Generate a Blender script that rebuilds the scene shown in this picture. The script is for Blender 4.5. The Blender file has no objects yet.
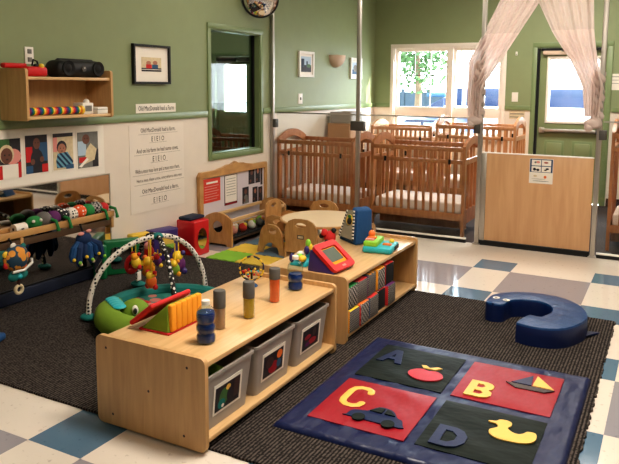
import bpy, bmesh, math, random
from mathutils import Vector, Matrix, Euler
from mathutils.geometry import tessellate_polygon
random.seed(7)
SC = bpy.context.scene
C = SC.collection
PI = math.pi
V = Vector

# ------------------------------------------------------------------ materials
def lin(c):
    return tuple(((x/255)/12.92 if x/255 <= .04045 else ((x/255+.055)/1.055)**2.4) for x in c) + (1,)
MATS = {}
def pm(name, col, rough=.6, metal=0, var=.06, vscale=8, bump=0, bscale=40, bdist=.01, coat=0, spec=.5, emit=None, stretch=None, alpha=1, sheen=0, trans=0, coat_rough=.08):
    """principled material whose colour and relief come from noise nodes"""
    m = bpy.data.materials.new(name); m.use_nodes = True
    nt = m.node_tree; n = nt.nodes; b = n['Principled BSDF']
    tc = n.new('ShaderNodeTexCoord'); mp = n.new('ShaderNodeMapping')
    nt.links.new(tc.outputs['Object'], mp.inputs[0])
    if stretch: mp.inputs['Scale'].default_value = stretch
    nz = n.new('ShaderNodeTexNoise'); nz.inputs['Scale'].default_value = vscale; nz.inputs['Detail'].default_value = 4
    nt.links.new(mp.outputs[0], nz.inputs['Vector'])
    c = lin(col)
    mix = n.new('ShaderNodeMix'); mix.data_type = 'RGBA'
    mix.inputs[6].default_value = tuple(x*(1-var*2) for x in c[:3])+(1,)
    mix.inputs[7].default_value = tuple(min(1, x*(1+var*1.6)) for x in c[:3])+(1,)
    nt.links.new(nz.outputs[0], mix.inputs[0]); nt.links.new(mix.outputs[2], b.inputs['Base Color'])
    b.inputs['Roughness'].default_value = rough; b.inputs['Metallic'].default_value = metal
    b.inputs['Specular IOR Level'].default_value = spec
    b.inputs['Coat Weight'].default_value = coat; b.inputs['Coat Roughness'].default_value = coat_rough
    b.inputs['Sheen Weight'].default_value = sheen
    b.inputs['Transmission Weight'].default_value = trans
    if alpha < 1: b.inputs['Alpha'].default_value = alpha
    if emit:
        b.inputs['Emission Color'].default_value = c; b.inputs['Emission Strength'].default_value = emit
    if bump:
        nb = n.new('ShaderNodeTexNoise'); nb.inputs['Scale'].default_value = bscale; nb.inputs['Detail'].default_value = 3
        nt.links.new(mp.outputs[0], nb.inputs['Vector'])
        bp = n.new('ShaderNodeBump'); bp.inputs['Strength'].default_value = bump; bp.inputs['Distance'].default_value = bdist
        nt.links.new(nb.outputs[0], bp.inputs['Height']); nt.links.new(bp.outputs[0], b.inputs['Normal'])
    MATS[name] = m
    return m
def wood(name, c1, c2, stretch, rough=.4, coat=.2):
    m = pm(name, c1, rough=rough, coat=coat, coat_rough=.25)
    nt = m.node_tree; n = nt.nodes; b = n['Principled BSDF']
    tc = n.new('ShaderNodeTexCoord'); mp = n.new('ShaderNodeMapping'); mp.inputs['Scale'].default_value = stretch
    nt.links.new(tc.outputs['Object'], mp.inputs[0])
    nz = n.new('ShaderNodeTexNoise'); nz.inputs['Scale'].default_value = 3; nz.inputs['Detail'].default_value = 6; nz.inputs['Distortion'].default_value = .6
    nt.links.new(mp.outputs[0], nz.inputs['Vector'])
    r = n.new('ShaderNodeValToRGB'); r.color_ramp.elements[0].position = .3; r.color_ramp.elements[1].position = .72
    r.color_ramp.elements[0].color = lin(c2); r.color_ramp.elements[1].color = lin(c1)
    nt.links.new(nz.outputs[0], r.inputs[0]); nt.links.new(r.outputs[0], b.inputs['Base Color'])
    return m
def pattern(name, kind, ca, cb, scale, rough=.75, rot=0, thr=.5):
    """two-colour cloth prints: stripes, checks, dots"""
    m = bpy.data.materials.new(name); m.use_nodes = True
    nt = m.node_tree; n = nt.nodes; b = n['Principled BSDF']
    tc = n.new('ShaderNodeTexCoord'); mp = n.new('ShaderNodeMapping'); nt.links.new(tc.outputs['Object'], mp.inputs[0])
    mp.inputs['Rotation'].default_value = (rot, rot*.7, rot)
    if kind == 'check':
        t = n.new('ShaderNodeTexChecker'); t.inputs['Scale'].default_value = scale
        t.inputs[1].default_value = lin(ca); t.inputs[2].default_value = lin(cb)
        nt.links.new(mp.outputs[0], t.inputs[0]); nt.links.new(t.outputs[0], b.inputs['Base Color'])
    else:
        if kind == 'stripe':
            t = n.new('ShaderNodeTexWave'); t.wave_type = 'BANDS'; t.bands_direction = 'DIAGONAL'; t.inputs['Scale'].default_value = scale; out = t.outputs['Fac']
        else:
            t = n.new('ShaderNodeTexVoronoi'); t.inputs['Scale'].default_value = scale; t.inputs['Randomness'].default_value = .15 if kind == 'dot' else 1; out = t.outputs['Distance']
        nt.links.new(mp.outputs[0], t.inputs['Vector'])
        mt = n.new('ShaderNodeMath'); mt.operation = 'GREATER_THAN'; mt.inputs[1].default_value = thr
        nt.links.new(out, mt.inputs[0])
        mix = n.new('ShaderNodeMix'); mix.data_type = 'RGBA'; mix.inputs[6].default_value = lin(ca); mix.inputs[7].default_value = lin(cb)
        nt.links.new(mt.outputs[0], mix.inputs[0]); nt.links.new(mix.outputs[2], b.inputs['Base Color'])
    b.inputs['Roughness'].default_value = rough
    return m
def thin_glass(name, tint=(1, 1, 1), refl=1.0, ior=1.45, rough=.01):
    m = bpy.data.materials.new(name); m.use_nodes = True
    nt = m.node_tree; n = nt.nodes; n.remove(n['Principled BSDF'])
    o = n['Material Output']; tr = n.new('ShaderNodeBsdfTransparent'); tr.inputs[0].default_value = (*tint, 1)
    gl = n.new('ShaderNodeBsdfGlossy'); gl.inputs['Roughness'].default_value = rough
    f0 = ((ior-1)/(ior+1))**2
    lw = n.new('ShaderNodeLayerWeight'); pw = n.new('ShaderNodeMath'); pw.operation = 'POWER'; pw.inputs[1].default_value = 5
    fr = n.new('ShaderNodeMath'); fr.operation = 'MULTIPLY_ADD'; fr.inputs[1].default_value = 1-f0; fr.inputs[2].default_value = f0
    lw.inputs[0].default_value = .5
    nt.links.new(lw.outputs['Facing'], pw.inputs[0]); nt.links.new(pw.outputs[0], fr.inputs[0])
    mu = n.new('ShaderNodeMath'); mu.operation = 'MULTIPLY'; mu.inputs[1].default_value = refl
    mx = n.new('ShaderNodeMixShader')
    nt.links.new(fr.outputs[0], mu.inputs[0]); nt.links.new(mu.outputs[0], mx.inputs[0])
    nt.links.new(tr.outputs[0], mx.inputs[1]); nt.links.new(gl.outputs[0], mx.inputs[2]); nt.links.new(mx.outputs[0], o.inputs[0])
    return m

GREEN = pm('sage_wall_paint', (140, 150, 112), rough=.5, var=.03, bump=.05, bscale=120, spec=.35)
GREENTRIM = pm('green_trim_gloss', (124, 140, 98), rough=.35, var=.03)
GREENDOOR = pm('green_door_paint', (134, 144, 102), rough=.4, var=.03)
WAINS = pm('cream_wainscot_panel', (226, 214, 200), rough=.45, var=.02, spec=.35)
CEIL = pm('ceiling_white', (225, 222, 214), rough=.9)
WHITE = pm('white_plastic', (232, 226, 216), rough=.5, var=.02)
WINWHITE = pm('white_window_vinyl', (238, 228, 216), rough=.4, var=.02)
PAPER = pm('white_paper', (236, 228, 216), rough=.8, var=.02)
INK = pm('dark_ink', (52, 48, 46), rough=.9, var=0)
BLACK = pm('black_plastic', (17, 17, 18), rough=.55, var=.1)
BLACKMAT = pm('black_matte', (16, 15, 15), rough=.8, var=.1)
STEEL = pm('brushed_steel', (190, 184, 176), rough=.38, metal=.9, var=.05, vscale=20, stretch=(1, 1, .05))
DARKSTEEL = pm('dark_grey_metal', (95, 92, 88), rough=.5, metal=.6)
MAPLE = wood('maple_laminate', (220, 184, 136), (202, 164, 116), (14, 1.2, 14), rough=.32, coat=.3)
MAPLEV = wood('maple_laminate_upright', (204, 164, 114), (184, 144, 96), (12, 12, 1.1), rough=.4, coat=.2)
PLY = wood('birch_plywood', (204, 160, 104), (176, 130, 80), (12, 2, 3), rough=.4, coat=.2)
GATEWOOD = wood('gate_maple', (210, 168, 126), (198, 154, 112), (8, 8, .8), rough=.4, coat=.15)
CRIBW = wood('honey_brown_crib_wood', (190, 128, 82), (158, 98, 60), (9, 9, 2), rough=.38, coat=.3)
CRIBL = wood('light_crib_wood', (200, 146, 102), (176, 120, 78), (9, 9, 2), rough=.38, coat=.3)
TAN = pm('cream_table_laminate', (222, 200, 166), rough=.4, var=.03)
DARKIN = pm('dark_shadow_board', (92, 68, 46), rough=.6)  # dark board colour; inside the storage units it carries painted shade
MIRROR = pm('mirror_silver', (215, 212, 208), rough=.03, metal=1, var=0)
NAVY = pm('navy_vinyl', (23, 34, 74), rough=.36, var=.12, vscale=5, spec=.45, bump=.9, bscale=.8, bdist=.03, stretch=(9, 4, 4))
NAVYD = pm('deep_navy_vinyl', (12, 30, 74), rough=.36, var=.1, bump=.15, bscale=14)
WHALE = pm('royal_navy_vinyl', (10, 62, 112), rough=.36, var=.1, bump=.5, bscale=2.2, bdist=.02, stretch=(6, 6, 6))
NAVYFOAM = pm('dark_navy_foam', (30, 38, 60), rough=.7)
REDV = pm('red_vinyl', (154, 26, 40), rough=.38, spec=.35, var=.1, bump=.5, bscale=.8, bdist=.025, stretch=(9, 4, 4))
GREENV = pm('dark_green_vinyl', (20, 30, 25), rough=.5, spec=.2, var=.1, bump=.5, bscale=.8, bdist=.025, stretch=(5, 9, 4))
YELV = pm('yellow_vinyl', (230, 188, 92), rough=.4, var=.04)
APPLE = pm('apple_red_vinyl', (188, 30, 48), rough=.35, var=.05)
BROWNV = pm('brown_vinyl', (60, 38, 34), rough=.4)
RED = pm('red_plastic', (196, 22, 24), rough=.45, var=.04)
ORANGE = pm('orange_cloth', (236, 158, 40), rough=.8, var=.06, bump=.3, bscale=25)
ORANGEP = pm('orange_plastic', (232, 120, 50), rough=.4)
YEL = pm('yellow_plastic', (240, 200, 60), rough=.4)
LIME = pm('lime_plastic', (140, 200, 60), rough=.4)
LIMEC = pm('lime_cloth', (118, 148, 44), rough=.8, var=.08, bump=.3, bscale=12)
GREENC = pm('grass_green_cloth', (36, 124, 62), rough=.8, var=.08)
GREENB = pm('green_vinyl_block', (22, 112, 66), rough=.4, var=.05)
TEAL = pm('teal_cloth', (26, 118, 112), rough=.8, var=.08, bump=.2)
AQUA = pm('aqua_plastic', (50, 176, 186), rough=.35)
BLUEC = pm('blue_cloth', (24, 72, 120), rough=.8, var=.1, bump=.2, bscale=60)
BLUE2 = pm('dark_blue_cloth', (22, 48, 88), rough=.85, var=.15)
PURPLE = pm('purple_vinyl', (62, 46, 110), rough=.4)
PURPC = pm('purple_cloth', (96, 36, 96), rough=.8)
PINK = pm('pink_cloth', (224, 150, 140), rough=.8)
REDC = pm('red_cloth', (196, 40, 40), rough=.8, var=.06)
GREYBIN = pm('grey_plastic_bin', (162, 155, 148), rough=.45, var=.04)
GREYCAP = pm('grey_tube_cap', (92, 88, 84), rough=.5, var=.05)
SHEET = pm('white_crib_sheet', (236, 216, 206), rough=.85, var=.03, bump=.1, bscale=10)
SCONCE = pm('plaster_sconce', (206, 182, 160), rough=.7)
SCREEN = pm('grey_green_screen', (84, 96, 84), rough=.5)
SKIN = pm('photo_brown_tone', (112, 72, 56), rough=.6)
SKIN2 = pm('photo_tan_tone', (176, 120, 96), rough=.6)
PBLUE = pm('photo_blue', (46, 86, 122), rough=.6)
PSTRIPE = pattern('photo_striped_blue', 'stripe', (24, 50, 80), (110, 160, 180), 12, rot=.9)
PGREY = pm('photo_grey', (120, 118, 112), rough=.6, var=.2, vscale=30)
PCREAM = pm('photo_cream', (214, 196, 160), rough=.6, var=.15, vscale=40)
PDARK = pm('photo_dark', (42, 38, 44), rough=.6, var=.3, vscale=30)
PGREEN = pm('photo_green', (70, 110, 60), rough=.6, var=.2, vscale=40)
PSKY = pm('photo_pale_blue', (176, 196, 212), rough=.6)
FLYER = pm('red_flyer_paper', (214, 66, 48), rough=.7)
LILAC = pm('pale_lilac_paper', (214, 204, 208), rough=.7, var=.01)
BW_STRIPE = pattern('black_white_stripe_cloth', 'stripe', (16, 16, 18), (158, 150, 144), 44, rot=.6, thr=.6)
BW_CHECK = pattern('black_white_check_cloth', 'check', (16, 16, 18), (168, 160, 154), 60, rot=.0)
BW_DOT = pattern('white_dots_on_black_cloth', 'dot', (226, 220, 212), (18, 18, 20), 38, thr=.36)
WB_DOT = pattern('black_dots_on_white_cloth', 'dot', (24, 24, 26), (222, 214, 204), 46, thr=.36)
OR_DOT = pattern('orange_dot_cloth', 'dot', (236, 226, 214), (228, 92, 40), 40, thr=.3)
MULTI = pattern('multicolour_print_cloth', 'cells', (222, 150, 60), (40, 70, 90), 22, thr=.5)
FLECK = pattern('play_mat_print', 'cells', (200, 120, 110), (36, 128, 118), 9, thr=.42)
CURTAIN = None
GLASS = thin_glass('clear_glass', (.95, .97, .96), refl=.8)
WINGLASS = thin_glass('window_glass', (.97, .98, .99), refl=.6)
OBSGLASS = thin_glass('observation_glass', (.72, .78, .76), refl=1.2, ior=1.5)
CLEARP = thin_glass('clear_plastic', (.95, .97, .97), refl=1, ior=1.4, rough=.08)

CLEARB = thin_glass('clear_bottle_plastic', (.84, .92, .93), refl=1.3, ior=1.45, rough=.08)
def liquid(name, col, rough=.15):
    return pm(name, col, rough=rough, var=.15, vscale=30, coat=.5)
BLUELIQ = liquid('blue_glitter_liquid', (18, 50, 118))
YELLIQ = liquid('olive_yellow_liquid', (178, 152, 50))
ORLIQ = liquid('orange_liquid', (228, 106, 52))
BRLIQ = liquid('brown_pebble_filling', (164, 134, 112))

# sheer curtain cloth
def sheer(nm, f0, f1):
    m = bpy.data.materials.new(nm); m.use_nodes = True
    nt = m.node_tree; n = nt.nodes; n.remove(n['Principled BSDF'])
    o = n['Material Output']; tr = n.new('ShaderNodeBsdfTransparent'); df = n.new('ShaderNodeBsdfDiffuse'); tl = n.new('ShaderNodeBsdfTranslucent')
    df.inputs[0].default_value = lin((238, 222, 214)); tl.inputs[0].default_value = lin((238, 222, 214))
    tc = n.new('ShaderNodeTexCoord'); nz = n.new('ShaderNodeTexNoise'); mp = n.new('ShaderNodeMapping'); mp.inputs['Scale'].default_value = (30, 30, 2)
    nt.links.new(tc.outputs['Object'], mp.inputs[0]); nt.links.new(mp.outputs[0], nz.inputs['Vector'])
    mr = n.new('ShaderNodeMapRange'); mr.inputs[3].default_value = f0; mr.inputs[4].default_value = f1; nt.links.new(nz.outputs[0], mr.inputs[0])
    a = n.new('ShaderNodeMixShader'); a.inputs[0].default_value = .4; b = n.new('ShaderNodeMixShader')
    nt.links.new(df.outputs[0], a.inputs[1]); nt.links.new(tl.outputs[0], a.inputs[2])
    nt.links.new(mr.outputs[0], b.inputs[0]); nt.links.new(tr.outputs[0], b.inputs[1]); nt.links.new(a.outputs[0], b.inputs[2])
    nt.links.new(b.outputs[0], o.inputs[0])
    return m
CURTAIN = sheer('sheer_white_voile', .74, .95); CURTAIND = sheer('gathered_white_voile', .97, 1)

def tile_mat(name, col, fleck):
    m = pm(name, col, rough=.10, var=.03, vscale=6, coat=.0, spec=.5)
    nt = m.node_tree; n = nt.nodes; b = n['Principled BSDF']
    tc = n.new('ShaderNodeTexCoord'); vo = n.new('ShaderNodeTexNoise'); vo.inputs['Scale'].default_value = 34; vo.inputs['Detail'].default_value = 3
    nt.links.new(tc.outputs['Object'], vo.inputs['Vector'])
    r = n.new('ShaderNodeValToRGB'); r.color_ramp.elements[0].position = .63; r.color_ramp.elements[1].position = .72
    r.color_ramp.elements[0].color = lin(col); r.color_ramp.elements[1].color = lin(fleck)
    nt.links.new(vo.outputs[0], r.inputs[0]); nt.links.new(r.outputs[0], b.inputs['Base Color'])
    return m
T_WHITE = tile_mat('cream_vinyl_tile', (222, 212, 200), (196, 184, 172))
T_BLUE = tile_mat('slate_blue_vinyl_tile', (90, 118, 140), (80, 108, 130))
T_GREY = tile_mat('lavender_grey_vinyl_tile', (150, 146, 152), (136, 132, 140))
def carpet_mat():
    m = bpy.data.materials.new('ribbed_charcoal_carpet'); m.use_nodes = True
    nt = m.node_tree; n = nt.nodes; b = n['Principled BSDF']; b.inputs['Roughness'].default_value = .95; b.inputs['Specular IOR Level'].default_value = .1
    tc = n.new('ShaderNodeTexCoord')
    w = n.new('ShaderNodeTexWave'); w.bands_direction = 'X'; w.inputs['Scale'].default_value = 19; w.inputs['Distortion'].default_value = 1.2; w.inputs['Detail Scale'].default_value = 3
    nt.links.new(tc.outputs['Object'], w.inputs['Vector'])
    v = n.new('ShaderNodeTexVoronoi'); v.inputs['Scale'].default_value = 75
    nt.links.new(tc.outputs['Object'], v.inputs['Vector'])
    mu = n.new('ShaderNodeMath'); mu.operation = 'MULTIPLY'; nt.links.new(w.outputs['Fac'], mu.inputs[0]); nt.links.new(v.outputs['Distance'], mu.inputs[1])
    r = n.new('ShaderNodeValToRGB'); r.color_ramp.elements[0].position = .08; r.color_ramp.elements[1].position = .52
    r.color_ramp.elements[0].color = lin((33, 30, 29)); r.color_ramp.elements[1].color = lin((92, 84, 79))
    nt.links.new(mu.outputs[0], r.inputs[0]); nt.links.new(r.outputs[0], b.inputs['Base Color'])
    bp = n.new('ShaderNodeBump'); bp.inputs['Strength'].default_value = .7; bp.inputs['Distance'].default_value = .004
    nt.links.new(mu.outputs[0], bp.inputs['Height']); nt.links.new(bp.outputs[0], b.inputs['Normal'])
    return m
CARPET = carpet_mat()
NAPCARPET = pm('dark_nap_carpet', (58, 46, 42), rough=.95, var=.2, vscale=60)
LEAF = pm('tree_leaves', (78, 108, 66), rough=.8, var=.35, vscale=3)
BARK = pm('tree_bark', (120, 98, 80), rough=.9)
PAVE = pm('pale_pavement', (196, 194, 190), rough=.9)
LAWN = pm('lawn_grass', (96, 130, 66), rough=.95, var=.2)
VANW = pm('white_van_paint', (236, 236, 236), rough=.4, var=.01)
VANG = pm('blue_van_glass', (42, 56, 86), rough=.3)
FENCE = pm('grey_blue_fence', (66, 78, 94), rough=.8)

# ------------------------------------------------------------------ mesh builder
class MB:
    def __init__(s): s.bm = bmesh.new(); s.mats = []
    def mi(s, m):
        if m not in s.mats: s.mats.append(m)
        return s.mats.index(m)
    def _mark(s, fs, m):
        i = s.mi(m)
        for f in fs: f.material_index = i
    def box(s, lo, hi, m, M=None, bev=0, seg=2):
        lo, hi = V(lo), V(hi)
        r = bmesh.ops.create_cube(s.bm, size=1)
        vs = r['verts']; c = (lo+hi)/2; d = hi-lo
        for v in vs: v.co = V((v.co.x*d.x, v.co.y*d.y, v.co.z*d.z))+c
        fs = list({f for v in vs for f in v.link_faces})
        s._mark(fs, m)
        if bev:
            es = list({e for v in vs for e in v.link_edges})
            rr = bmesh.ops.bevel(s.bm, geom=es, offset=bev, segments=seg, affect='EDGES', profile=.5)
            vs = list({v for f in rr['faces'] for v in f.verts} | {v for v in vs if v.is_valid})
            s._mark(rr['faces'], m)
        if M is not None:
            for v in vs: v.co = M @ v.co
        return vs
    def tube(s, path, r, m, seg=10, closed=False, caps=True, flat=1.0):
        pts = [V(p) for p in path]; n = len(pts)
        rs = r if isinstance(r, (list, tuple)) else [r]*n
        rings = []; up = None
        for i, p in enumerate(pts):
            if closed: t = pts[(i+1) % n]-pts[i-1]
            else: t = pts[min(i+1, n-1)]-pts[max(i-1, 0)]
            t.normalize()
            if up is None:
                a = V((0, 0, 1)) if abs(t.z) < .9 else V((1, 0, 0)); up = (a-t*a.dot(t)).normalized()
            else:
                up = up-t*up.dot(t)
                if up.length < 1e-5: up = V((1, 0, 0))
                up.normalize()
            sd = t.cross(up)
            rings.append([s.bm.verts.new(p+sd*math.cos(2*PI*k/seg)*rs[i]+up*math.sin(2*PI*k/seg)*rs[i]*flat) for k in range(seg)])
        fs = []
        for i in range(n if closed else n-1):
            a, b = rings[i], rings[(i+1) % n]
            for k in range(seg):
                fs.append(s.bm.faces.new((a[k], a[(k+1) % seg], b[(k+1) % seg], b[k])))
        if caps and not closed:
            fs.append(s.bm.faces.new(rings[0][::-1])); fs.append(s.bm.faces.new(rings[-1]))
        s._mark(fs, m)
    def cyl(s, p0, p1, r, m, seg=16, r2=None):
        s.tube([p0, p1], [r, r if r2 is None else r2], m, seg)
    def lathe(s, prof, c, m, seg=20, M=None, mats=None):
        c = V(c); rings = []
        for (r, z) in prof:
            rings.append([s.bm.verts.new(((M @ V((r*math.cos(2*PI*k/seg), r*math.sin(2*PI*k/seg), z))) if M else V((r*math.cos(2*PI*k/seg), r*math.sin(2*PI*k/seg), z)))+c) for k in range(seg)])
        for i in range(len(rings)-1):
            a, b = rings[i], rings[i+1]
            fs = [s.bm.faces.new((a[k], a[(k+1) % seg], b[(k+1) % seg], b[k])) for k in range(seg)]
            s._mark(fs, mats[i] if mats else m)
        fs = [s.bm.faces.new(rings[0][::-1]), s.bm.faces.new(rings[-1])]; s._mark(fs, m)
    def plate(s, outer, holes, t, M, m, medge=None):
        """flat outline (with holes) in local xy, thickness t along z, placed by M"""
        loops = [outer]+list(holes)
        tris = tessellate_polygon([[V((x, y, 0)) for x, y in l] for l in loops])
        flat = [p for l in loops for p in l]
        a = [s.bm.verts.new(M @ V((x, y, 0))) for x, y in flat]; b = [s.bm.verts.new(M @ V((x, y, t))) for x, y in flat]
        fs = []
        for tr in tris:
            for vv, od in ((a, tr), (b, tr[::-1])):
                try: fs.append(s.bm.faces.new([vv[i] for i in od]))
                except ValueError: pass
        s._mark(fs, m); fe = []; k = 0
        for l in loops:
            n = len(l)
            for i in range(n):
                i0, i1 = k+i, k+(i+1) % n
                fe.append(s.bm.faces.new((a[i0], a[i1], b[i1], b[i0])))
            k += n
        s._mark(fe, medge or m)
    def ball(s, c, r, m, scale=(1, 1, 1), M=None, u=16, v=10):
        rr = bmesh.ops.create_uvsphere(s.bm, u_segments=u, v_segments=v, radius=r)
        for q in rr['verts']:
            q.co = V((q.co.x*scale[0], q.co.y*scale[1], q.co.z*scale[2]))
            if M: q.co = M @ q.co
            q.co += V(c)
        s._mark(list({f for q in rr['verts'] for f in q.link_faces}), m)
    def quad(s, pts, m):
        f = s.bm.faces.new([s.bm.verts.new(V(p)) for p in pts]); s._mark([f], m)
    def hull(s, pts, m, bev=0):
        vs = [s.bm.verts.new(V(p)) for p in pts]
        r = bmesh.ops.convex_hull(s.bm, input=vs)
        fs = [g for g in r['geom'] if isinstance(g, bmesh.types.BMFace)]
        s._mark(fs, m)
        if bev:
            es = list({e for f in fs for e in f.edges if e.calc_face_angle(0) > .3})
            rr = bmesh.ops.bevel(s.bm, geom=es, offset=bev, segments=3, affect='EDGES', profile=.5); s._mark(rr['faces'], m)
    def build(s, name, parent=None, world=False, smooth=35, kind=None):
        bmesh.ops.recalc_face_normals(s.bm, faces=s.bm.faces)
        me = bpy.data.meshes.new(name); s.bm.to_mesh(me); s.bm.free()
        for m in s.mats: me.materials.append(m)
        if smooth:
            for p in me.polygons: p.use_smooth = True
            me.set_sharp_from_angle(angle=math.radians(smooth))
        o = bpy.data.objects.new(name, me); C.objects.link(o)
        if parent is not None:
            o.parent = parent
            if world:
                b = parent if parent.parent is None else parent.parent
                W = Matrix.Translation(b.location) @ b.rotation_euler.to_matrix().to_4x4()
                me.transform(W.inverted())
        if kind: o['kind'] = kind
        return o
def thing(name, label, cat, loc=(0, 0, 0), rz=0, group=None):
    o = bpy.data.objects.new(name, None); C.objects.link(o); o.empty_display_size = .05
    o.location = loc; o.rotation_euler = (0, 0, rz); tag(o, label, cat, group)
    return o
def tag(o, label, cat, group=None, kind=None):
    o['label'] = label; o['category'] = cat
    if group: o['group'] = group
    if kind: o['kind'] = kind
    return o
def solo(mb, name, label, cat, group=None, base=None, smooth=35):
    """a thing that is one mesh; origin moved to its base"""
    o = mb.build(name, smooth=smooth)
    xs = [v.co for v in o.data.vertices]
    b = V(base) if base else V(((min(v.x for v in xs)+max(v.x for v in xs))/2, (min(v.y for v in xs)+max(v.y for v in xs))/2, min(v.z for v in xs)))
    o.data.transform(Matrix.Translation(-b)); o.location = b
    return tag(o, label, cat, group)
def dup(root, loc=None, rz=None, label=None, group=None):
    def cp(o, par):
        c = o.copy(); C.objects.link(c)
        if par is not None: c.parent = par
        for ch in list(o.children): cp(ch, c)
        return c
    r = cp(root, None)
    if loc is not None: r.location = loc
    if rz is not None: r.rotation_euler = (0, 0, rz)
    if label: r['label'] = label
    if group: r['group'] = group
    return r
def struct(mb, name, parent=None, smooth=35):
    return mb.build(name, parent, smooth=smooth, kind='structure' if parent is None else None)
def ell(cx, cy, rx, ry, n=20, a0=0, a1=2*PI):
    return [(cx+rx*math.cos(a0+(a1-a0)*k/n), cy+ry*math.sin(a0+(a1-a0)*k/n)) for k in range(n)]
def rrect(x0, y0, x1, y1, r, n=5):
    out = []
    for cx, cy, a in ((x1-r, y0+r, -PI/2), (x1-r, y1-r, 0), (x0+r, y1-r, PI/2), (x0+r, y0+r, PI)):
        out += [(cx+r*math.cos(a+PI/2*k/n), cy+r*math.sin(a+PI/2*k/n)) for k in range(n+1)]
    return out
def frameM(o, u, v):
    """matrix with local x=u, y=v, z=u x v, origin o"""
    u, v = V(u).normalized(), V(v).normalized(); w = u.cross(v)
    return Matrix(((u.x, v.x, w.x, o[0]), (u.y, v.y, w.y, o[1]), (u.z, v.z, w.z, o[2]), (0, 0, 0, 1)))
def flat_shapes(mb, M, w, h, bg, shapes, t=.002, step=.0007):
    """paper of w x h in M's xy plane with coloured shapes printed on it (coordinates 0..1)"""
    mb.plate([(0, 0), (w, 0), (w, h), (0, h)], [], t, M, bg)
    for i, sh in enumerate(shapes):
        if sh[0] == 'e': pts = ell(sh[1]*w, sh[2]*h, sh[3]*w, sh[4]*h, 16)
        elif sh[0] == 'r': pts = [(sh[1]*w, sh[2]*h), (sh[3]*w, sh[2]*h), (sh[3]*w, sh[4]*h), (sh[1]*w, sh[4]*h)]
        else: pts = [(x*w, y*h) for x, y in sh[1]]
        z = t+step*(1+i*.35)
        mb._mark([mb.bm.faces.new([mb.bm.verts.new(M @ V((x, y, z))) for x, y in pts])], sh[-1])
def text_into(mb, s, M, w, h, m, z=.003, bold=0):
    """flat lettering scaled to w x h in M's xy plane"""
    cu = bpy.data.curves.new('lettering', 'FONT'); cu.body = s; cu.resolution_u = 2; cu.offset = bold
    o = bpy.data.objects.new('lettering', cu); C.objects.link(o)
    bpy.context.view_layer.update()
    me = bpy.data.meshes.new_from_object(o.evaluated_get(bpy.context.evaluated_depsgraph_get()))
    bpy.data.objects.remove(o); bpy.data.curves.remove(cu)
    xs = [v.co.x for v in me.vertices]; ys = [v.co.y for v in me.vertices]
    x0, x1, y0, y1 = min(xs), max(xs), min(ys), max(ys)
    vs = [mb.bm.verts.new(M @ V(((v.co.x-x0)/(x1-x0)*w, (v.co.y-y0)/(y1-y0)*h, z))) for v in me.vertices]
    fs = []
    for p in me.polygons:
        try: fs.append(mb.bm.faces.new([vs[i] for i in p.vertices]))
        except ValueError: pass
    mb._mark(fs, m); bpy.data.meshes.remove(me)

# ------------------------------------------------------------------ room shell
XW, YB, YG = -3.9, 9.2, 6.32            # left wall, back wall, glass partition
XR, YN, ZC = 3.4, -2.4, 3.0
RAIL = 1.19
def wall_cells(mb, axis, pos, thick, a0, a1, holes, zsplit=RAIL):
    """wall slab with rectangular holes, green above the rail and cream below"""
    us = sorted({a0, a1} | {h[0] for h in holes} | {h[1] for h in holes}); zs = sorted({0, zsplit, ZC} | {h[2] for h in holes} | {h[3] for h in holes})
    for i in range(len(us)-1):
        for j in range(len(zs)-1):
            u, z = (us[i]+us[i+1])/2, (zs[j]+zs[j+1])/2
            if any(h[0] < u < h[1] and h[2] < z < h[3] for h in holes): continue
            m = GREEN if z > zsplit else WAINS
            lo, hi = (us[i], zs[j]), (us[i+1], zs[j+1])
            if axis == 'x': mb.box((min(pos, pos+thick), lo[0], lo[1]), (max(pos, pos+thick), hi[0], hi[1]), m)
            else: mb.box((lo[0], min(pos, pos+thick), lo[1]), (hi[0], max(pos, pos+thick), hi[1]), m)
OBS = (5.24, 6.10, .82, 2.015)          # observation window opening in the left wall
WIN = (-3.60, -2.06, .80, 2.03)
DOOR = (-1.62, -.775, 0, 2.0)
NDOOR = (-6.74, -6.05, 0, 1.96)         # matching door of the next room
mb = MB(); wall_cells(mb, 'x', XW, -.12, YN, YB, [OBS]); struct(mb, 'wall_left', smooth=0)
mb = MB(); wall_cells(mb, 'y', YB, .16, -9, XR, [WIN, DOOR, NDOOR]); struct(mb, 'wall_back', smooth=0)
mb = MB(); wall_cells(mb, 'x', XR, .12, YN, YB, []); struct(mb, 'wall_right', smooth=0)
mb = MB(); wall_cells(mb, 'y', YN, -.12, XW-.12, XR, []); struct(mb, 'wall_front', smooth=0)
mb = MB(); mb.box((-9.1, YN-.1, ZC), (XR+.12, YB+.2, ZC+.1), CEIL); struct(mb, 'ceiling', smooth=0)
# next room beyond the observation window
mb = MB(); mb.box((-9.1, 3.0, 0), (-9.0, YB, ZC), GREEN); mb.box((-9.0, 2.9, 0), (XW-.12, 3.0, ZC), GREEN); struct(mb, 'wall_side', smooth=0)

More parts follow.
